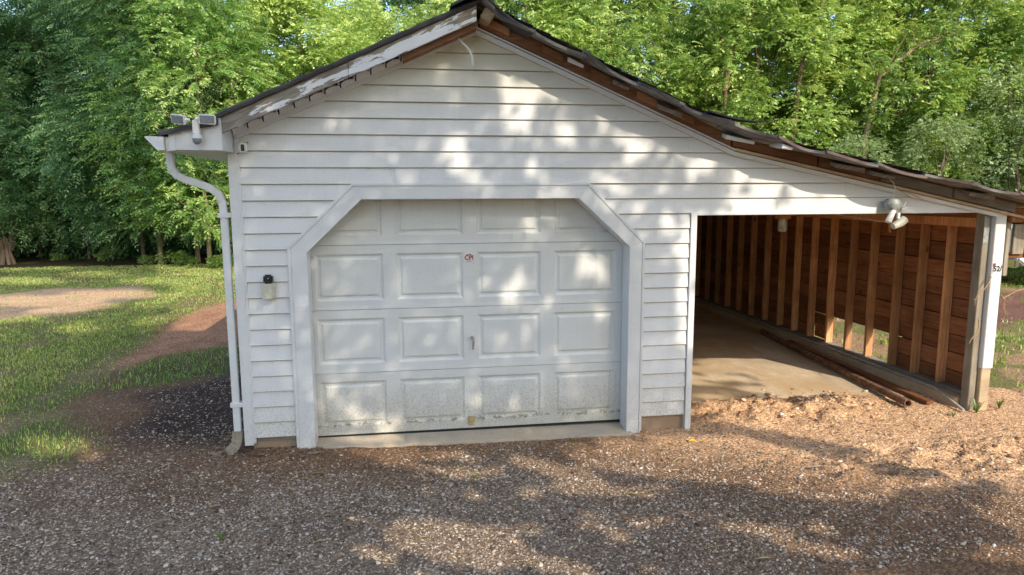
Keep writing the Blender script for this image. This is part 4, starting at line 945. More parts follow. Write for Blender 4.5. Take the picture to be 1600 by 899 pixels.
def crown_mesh(name, seed, R, H0, H1, clumps, fr, L, K, ll, lw, droop, mat, fill=.55, clr=.75):
    """crown between heights H0..H1 round the z axis, radius R, ragged, built from frond clumps; returns mesh and clump centres"""
    g = np.random.default_rng(seed); c = []
    while len(c) < clumps:
        a = g.uniform(0, 6.28); t = g.random(); rad = R*(math.sin(math.pi*min(.97, t*.83+.15))**.6)*(.72+.5*vnoise(np.array([a*1.3]), np.array([t*4.]), seed)[0])
        rr = rad*(fill+(1-fill)*g.random())**.5 if g.random() < .75 else rad*g.random()
        c.append((rr*math.cos(a), rr*math.sin(a), H0+(H1-H0)*t))
    c = np.array(c); n = clumps*fr; ci = np.repeat(np.arange(clumps), fr)
    dirs = g.normal(0, 1, (n, 3)); dirs /= np.linalg.norm(dirs, axis=1, keepdims=True)
    cr = clr*g.uniform(.55, 1.15, clumps)[ci][:, None]*R/2.6
    O = c[ci]+dirs*g.random((n, 1))**.5*cr*np.array([1, 1, .6])
    outw = c[ci]*np.array([1, 1, 0]); outw /= np.linalg.norm(outw, axis=1, keepdims=True)+1e-6
    D = outw*.7+dirs*.8+np.array([0, 0, .1]); D[:, 2] *= .6; D /= np.linalg.norm(D, axis=1, keepdims=True)
    V, F, a = leaves(O, D, g, L, K, ll, lw, droop)
    return npmesh(name, V, F, mat, a), c
def trunk_mb(g, H, r, C, lean=(0, 0), nl=14, twist=.15):
    m = MB(); pts = []; rs = []
    for i in range(9):
        t = i/8; pts.append((lean[0]*t*H+g.uniform(-1, 1)*twist*t, lean[1]*t*H+g.uniform(-1, 1)*twist*t, H*t-.05)); rs.append(r*(1.35 if i == 0 else 1-.75*t))
    m.tube(pts, rs, 9)
    for c in C[:nl]:
        zt = min(max(c[2]*.62, .8), H*.92); t = zt/H; b = Vector((lean[0]*zt, lean[1]*zt, zt)); e = Vector(c); md = (b+e)/2+Vector((g.uniform(-.15, .15), g.uniform(-.15, .15), -.1)); rr = r*(1-.75*t)*.55
        m.tube([tuple(b), tuple(md), tuple(e)], [rr, rr*.6, rr*.2], 5, cap=False)
    return m
VAR = {}
def variant(key, *a):
    g = random.Random(a[0]); me, C = crown_mesh('crown', *a); VAR[key] = (me, C)
#            seed  R    H0   H1   clumps fr  L   K  ll   lw  droop mat
variant('pinA', 1, 2.6, .8, 9.0, 170, 30, .50, 13, .125, .042, .40, 'leaf_dark', .5, .66)
variant('pinB', 2, 2.4, 1.2, 8.4, 140, 30, .48, 13, .120, .040, .45, 'leaf_dark', .5, .64)
variant('pinC', 3, 2.5, 1.2, 8.6, 170, 17, .50, 13, .140, .052, .32, 'leaf_mid')
variant('broA', 4, 2.8, .8, 9.5, 190, 50, .28, 7, .130, .074, .30, 'leaf_bright', .5, .62)
variant('broB', 5, 2.6, 1.0, 9.2, 175, 50, .26, 7, .120, .070, .25, 'leaf_bright', .5, .58)
variant('broC', 6, 3.0, 1.0, 10.8, 190, 46, .30, 7, .145, .08, .30, 'leaf_mid', .5, .62)
variant('vine', 7, 1.7, .1, 5.6, 110, 26, .18, 5, .085, .062, .25, 'leaf_vine')
variant('bush', 8, 1.6, .05, 3.1, 95, 24, .30, 7, .12, .055, .30, 'leaf_dark')
variant('low', 9, .55, .03, .55, 26, 14, .16, 5, .085, .055, .3, 'leaf_bright')
def tree(key, x, y, label, cat='tree', name='broadleaf_tree', group=None, sc=1.0, r=.12, lean=(0, 0), bark='bark', rz=None, seed=0, mat=None, H=None, nl=14):
    me, C = VAR[key]; g = random.Random(seed*31+7); t = thing(name, label, cat, (x, y, 0), group, rz if rz is not None else g.uniform(0, 6.28)); t.scale = (sc, sc, sc*g.uniform(.94, 1.08))
    zt = max(c[2] for c in C)
    trunk_mb(g, H or zt*.86, r, list(C[::max(1, len(C)//nl)]), lean, nl).build('trunk' if cat != 'shrub' else 'stem', bark, t, smooth=True)
    if mat and mat != me.materials[0].name:
        pass
    else: mat = None
    o = link('crown' if cat != 'shrub' else 'foliage', me, None, t)
    if mat: o.material_slots[0].link = 'OBJECT'; o.material_slots[0].material = MATS[mat]
    return t
LG = 'trees along the left edge of the lawn'
pos_l = [(-13.6, 17.6, 'pinA', 'dark leafy tree cut off by the left edge of the frame'), (-11.9, 18.9, 'pinB', 'dark tree with feathery leaves right behind the old stump'),
         (-10.2, 18.3, 'pinA', 'dark feathery tree leaning over the shaded gap at the far lawn edge'), (-8.15, 17.2, 'pinB', 'tree with a slim grey trunk, leftmost of the four slim trunks near the garage'),
         (-7.35, 16.3, 'pinA', 'tree with a rusty brown slim trunk, second of the four near the garage'), (-6.3, 16.3, 'pinC', 'tree with a pale dappled trunk, third of the four slim trunks'),
         (-5.6, 15.0, 'pinC', 'tree with the straight orange brown trunk nearest the garage corner')]
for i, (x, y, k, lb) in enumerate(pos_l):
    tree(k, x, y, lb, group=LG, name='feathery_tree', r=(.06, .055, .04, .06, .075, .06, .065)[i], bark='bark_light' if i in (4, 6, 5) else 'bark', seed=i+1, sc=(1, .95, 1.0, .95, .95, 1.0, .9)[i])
OL = 'second row trees behind the left lawn'
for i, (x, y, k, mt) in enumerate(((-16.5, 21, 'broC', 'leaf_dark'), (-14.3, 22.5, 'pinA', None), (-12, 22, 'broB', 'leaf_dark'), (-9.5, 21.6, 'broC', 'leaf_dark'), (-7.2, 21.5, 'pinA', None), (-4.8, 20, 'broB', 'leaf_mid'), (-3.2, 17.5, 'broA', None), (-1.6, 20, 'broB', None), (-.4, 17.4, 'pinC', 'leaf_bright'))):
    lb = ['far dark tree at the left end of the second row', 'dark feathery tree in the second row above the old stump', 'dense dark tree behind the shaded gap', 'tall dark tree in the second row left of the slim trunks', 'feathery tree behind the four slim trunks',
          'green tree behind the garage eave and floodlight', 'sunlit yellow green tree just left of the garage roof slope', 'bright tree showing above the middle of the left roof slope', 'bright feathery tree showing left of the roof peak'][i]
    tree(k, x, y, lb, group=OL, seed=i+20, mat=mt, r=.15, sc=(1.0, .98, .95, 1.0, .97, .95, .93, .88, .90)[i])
RG = 'sunlit trees behind the garage'
pos_r = [(1.8, 18.5, 'broB', None, 'dark gapped tree just right of the roof peak'), (3.9, 16.2, 'broA', None, 'bright tree above the upper right roof slope'), (6.3, 15.4, 'pinC', 'leaf_bright', 'feathery bright tree over the middle of the right roof slope'),
         (8.6, 16.0, 'broB', None, 'yellow green tree above the bend of the roof'), (10.6, 14.6, 'broA', None, 'broad bright tree above the curled shingle'), (12.7, 15.5, 'broC', 'leaf_bright', 'tall tree with leaning bare limbs above the carport roof'),
         (14.6, 13.6, 'broB', None, 'bright tree with drooping branches over the carport'), (16.4, 14.4, 'broA', None, 'rounded yellow green tree right of the leaning limbs'), (17.3, 12.2, 'broB', None, 'bright tree near the right edge above the roof end')]
for i, (x, y, k, mt, lb) in enumerate(pos_r): tree(k, x, y, lb, group=RG, seed=i+40, mat=mt, r=.10, nl=7, sc=(1, 1, 1, .95, 1, 1.05, .9, 1, .72)[i], bark='bark')
BG = 'dark trees further back on the right'
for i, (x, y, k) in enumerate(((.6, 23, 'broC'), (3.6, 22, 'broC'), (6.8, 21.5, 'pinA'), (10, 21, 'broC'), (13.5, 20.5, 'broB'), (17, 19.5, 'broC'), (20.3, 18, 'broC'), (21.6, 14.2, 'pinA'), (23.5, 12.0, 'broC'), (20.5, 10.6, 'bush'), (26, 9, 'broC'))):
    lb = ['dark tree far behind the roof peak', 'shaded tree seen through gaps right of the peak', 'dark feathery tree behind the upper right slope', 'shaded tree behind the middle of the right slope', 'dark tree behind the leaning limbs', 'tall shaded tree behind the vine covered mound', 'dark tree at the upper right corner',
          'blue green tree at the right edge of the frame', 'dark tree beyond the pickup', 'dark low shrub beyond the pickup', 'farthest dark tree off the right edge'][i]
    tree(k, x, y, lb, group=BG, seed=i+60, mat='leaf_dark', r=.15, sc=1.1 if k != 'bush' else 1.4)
for i, (x, y, s) in enumerate(((16.4, 10.9, .92), (14.3, 11.2, .72), (12.0, 11.6, .66), (18.1, 10.7, .80))):
    tree('vine', x, y, ['pale vine covered mound at the right above the carport roof', 'lower vine covered thicket left of the big mound', 'leafy thicket just above the carport roof', 'vine draped thicket at the right end of the roof'][i], cat='shrub', name='vine_thicket', group='vine covered thickets', seed=i+80, sc=s, r=.08)
# undergrowth that closes the view under the crowns
for i in range(12):
    x = -17.5+i*1.45; y = 20.2-(.14*i)+random.uniform(-.4, .4)
    tree('bush', x, y, ['shadowy shrub at the far left under the trees', 'dark shrub behind the old stump', 'dark shrub right of the old stump', 'leafy shrub in the deep shade of the far lawn edge', 'shaded shrub left of the slim trunks', 'shrub between the first two slim trunks', 'shrub behind the rusty trunk', 'shrub behind the pale dappled trunk',
         'shrub behind the straight orange trunk', 'shrub partly hidden by the downspout', 'shrub hidden behind the garage wall', 'shrub behind the garage'][i], cat='shrub', name='shade_shrub', group='shrubs in the shade under the left trees', seed=i+100, r=.04, nl=8, sc=1.0+.15*(i % 3))
for i, (x, y, s) in enumerate(((-6.75, 15.6, .75), (-7.7, 16.2, .42), (-6.25, 15.5, .4), (-5.3, 14.8, .62), (-9.3, 17.6, .6), (-10.9, 17.9, .4), (-4.9, 15.1, .7))):
    tree('low', x, y, ['light green low bush at the foot of the slim trunks', 'small bright bush between the first two trunks', 'small bush before the pale dappled trunk', 'bright low bush against the downspout', 'low bush left of the slim grey trunk', 'small leafy sprout beside the old stump', 'low bush half behind the garage corner'][i], cat='shrub', name='low_bush', group='bright low bushes at the lawn edge', seed=i+120, r=.02, nl=5, sc=s)
# old stump with stems
g = random.Random(9); stp = thing('old_stump', 'thick gnarled sunlit stump with several stems at the left edge of the lawn', 'stump', (-11.95, 17.0, 0)); stp.scale = (.6, .6, .7); m = MB()
for k in range(7):
    a = k*.9; m.tube([(.22*math.cos(a)*1.5, .22*math.sin(a)*1.2, -.05), (.18*math.cos(a), .16*math.sin(a), .5), (.16*math.cos(a)+g.uniform(-.06, .06), .1*math.sin(a), 1.0+g.uniform(-.2, .2))], [.11, .085, .05], 8)
m.build('stump', 'bark', stp, smooth=True)
for dx, dz in ((.32, 3.2), (-.05, 3.5), (.55, 2.2)): MB().tube([(dx*.6, 0, .6), (dx, .1, 1.5), (dx+.25, .2, dz)], [.07, .05, .02], 7).build('stem', 'bark', stp, smooth=True)
# leaning bare limbs seen in the right hand trees
for i, (x, y, pts, lb) in enumerate(((11.5, 13.5, [(0, 0, 0), (-.2, 0, 3.2), (-.05, 0, 5.6), (.6, 0, 7.6), (1.1, .1, 9.5)], 'slim dark trunk curving up among the bright leaves above the carport'),
                             (13.5, 12.9, [(0, 0, 0), (-.3, 0, 3.4), (-.1, -.2, 5.3), (.9, -.3, 6.1), (2.0, -.3, 6.7)], 'pale bare limb slanting right through the leaves'),
                             (9.1, 13.8, [(0, 0, 0), (.1, 0, 3.0), (.15, -.1, 5.0), (.3, -.1, 6.0)], 'thin upright trunk above the bend in the roof'))):
    t = thing('bare_tree', lb, 'tree', (x, y, 0)); m = MB(); m.tube(pts, [.09, .075, .06, .04, .02][:len(pts)], 8)
    for k in range(6): j = 2+(k % 2); p = Vector(pts[j]); d = Vector((g.uniform(-1, 1), g.uniform(-.6, 0), g.uniform(.2, 1))); m.tube([tuple(p), tuple(p+d*.6), tuple(p+d*1.3+Vector((0, 0, .2)))], [.035, .022, .008], 5)
    m.build('trunk', 'bark_light', t, smooth=True)

# far woods closing the horizon: joined mass
def woods():
    g = np.random.default_rng(900); n = 6500; a = g.uniform(0, 6.283, n); r = g.uniform(34, 60, n); x = r*np.sin(a); y = r*np.cos(a)+2; z = g.random(n)**1.1*8
    k = (y > -60); O = np.stack([x, y, z], -1)[k]; d = g.normal(0, 1, (len(O), 3)); d /= np.linalg.norm(d, axis=1, keepdims=True)
    V, F, at = leaves(O, d, g, 2.2, 9, .85, .5, .3); tag(link('far_woods', npmesh('far_woods', V, F, 'leaf_dark', at)), 'distant woodland closing the horizon behind the trees', kind='stuff')
woods()

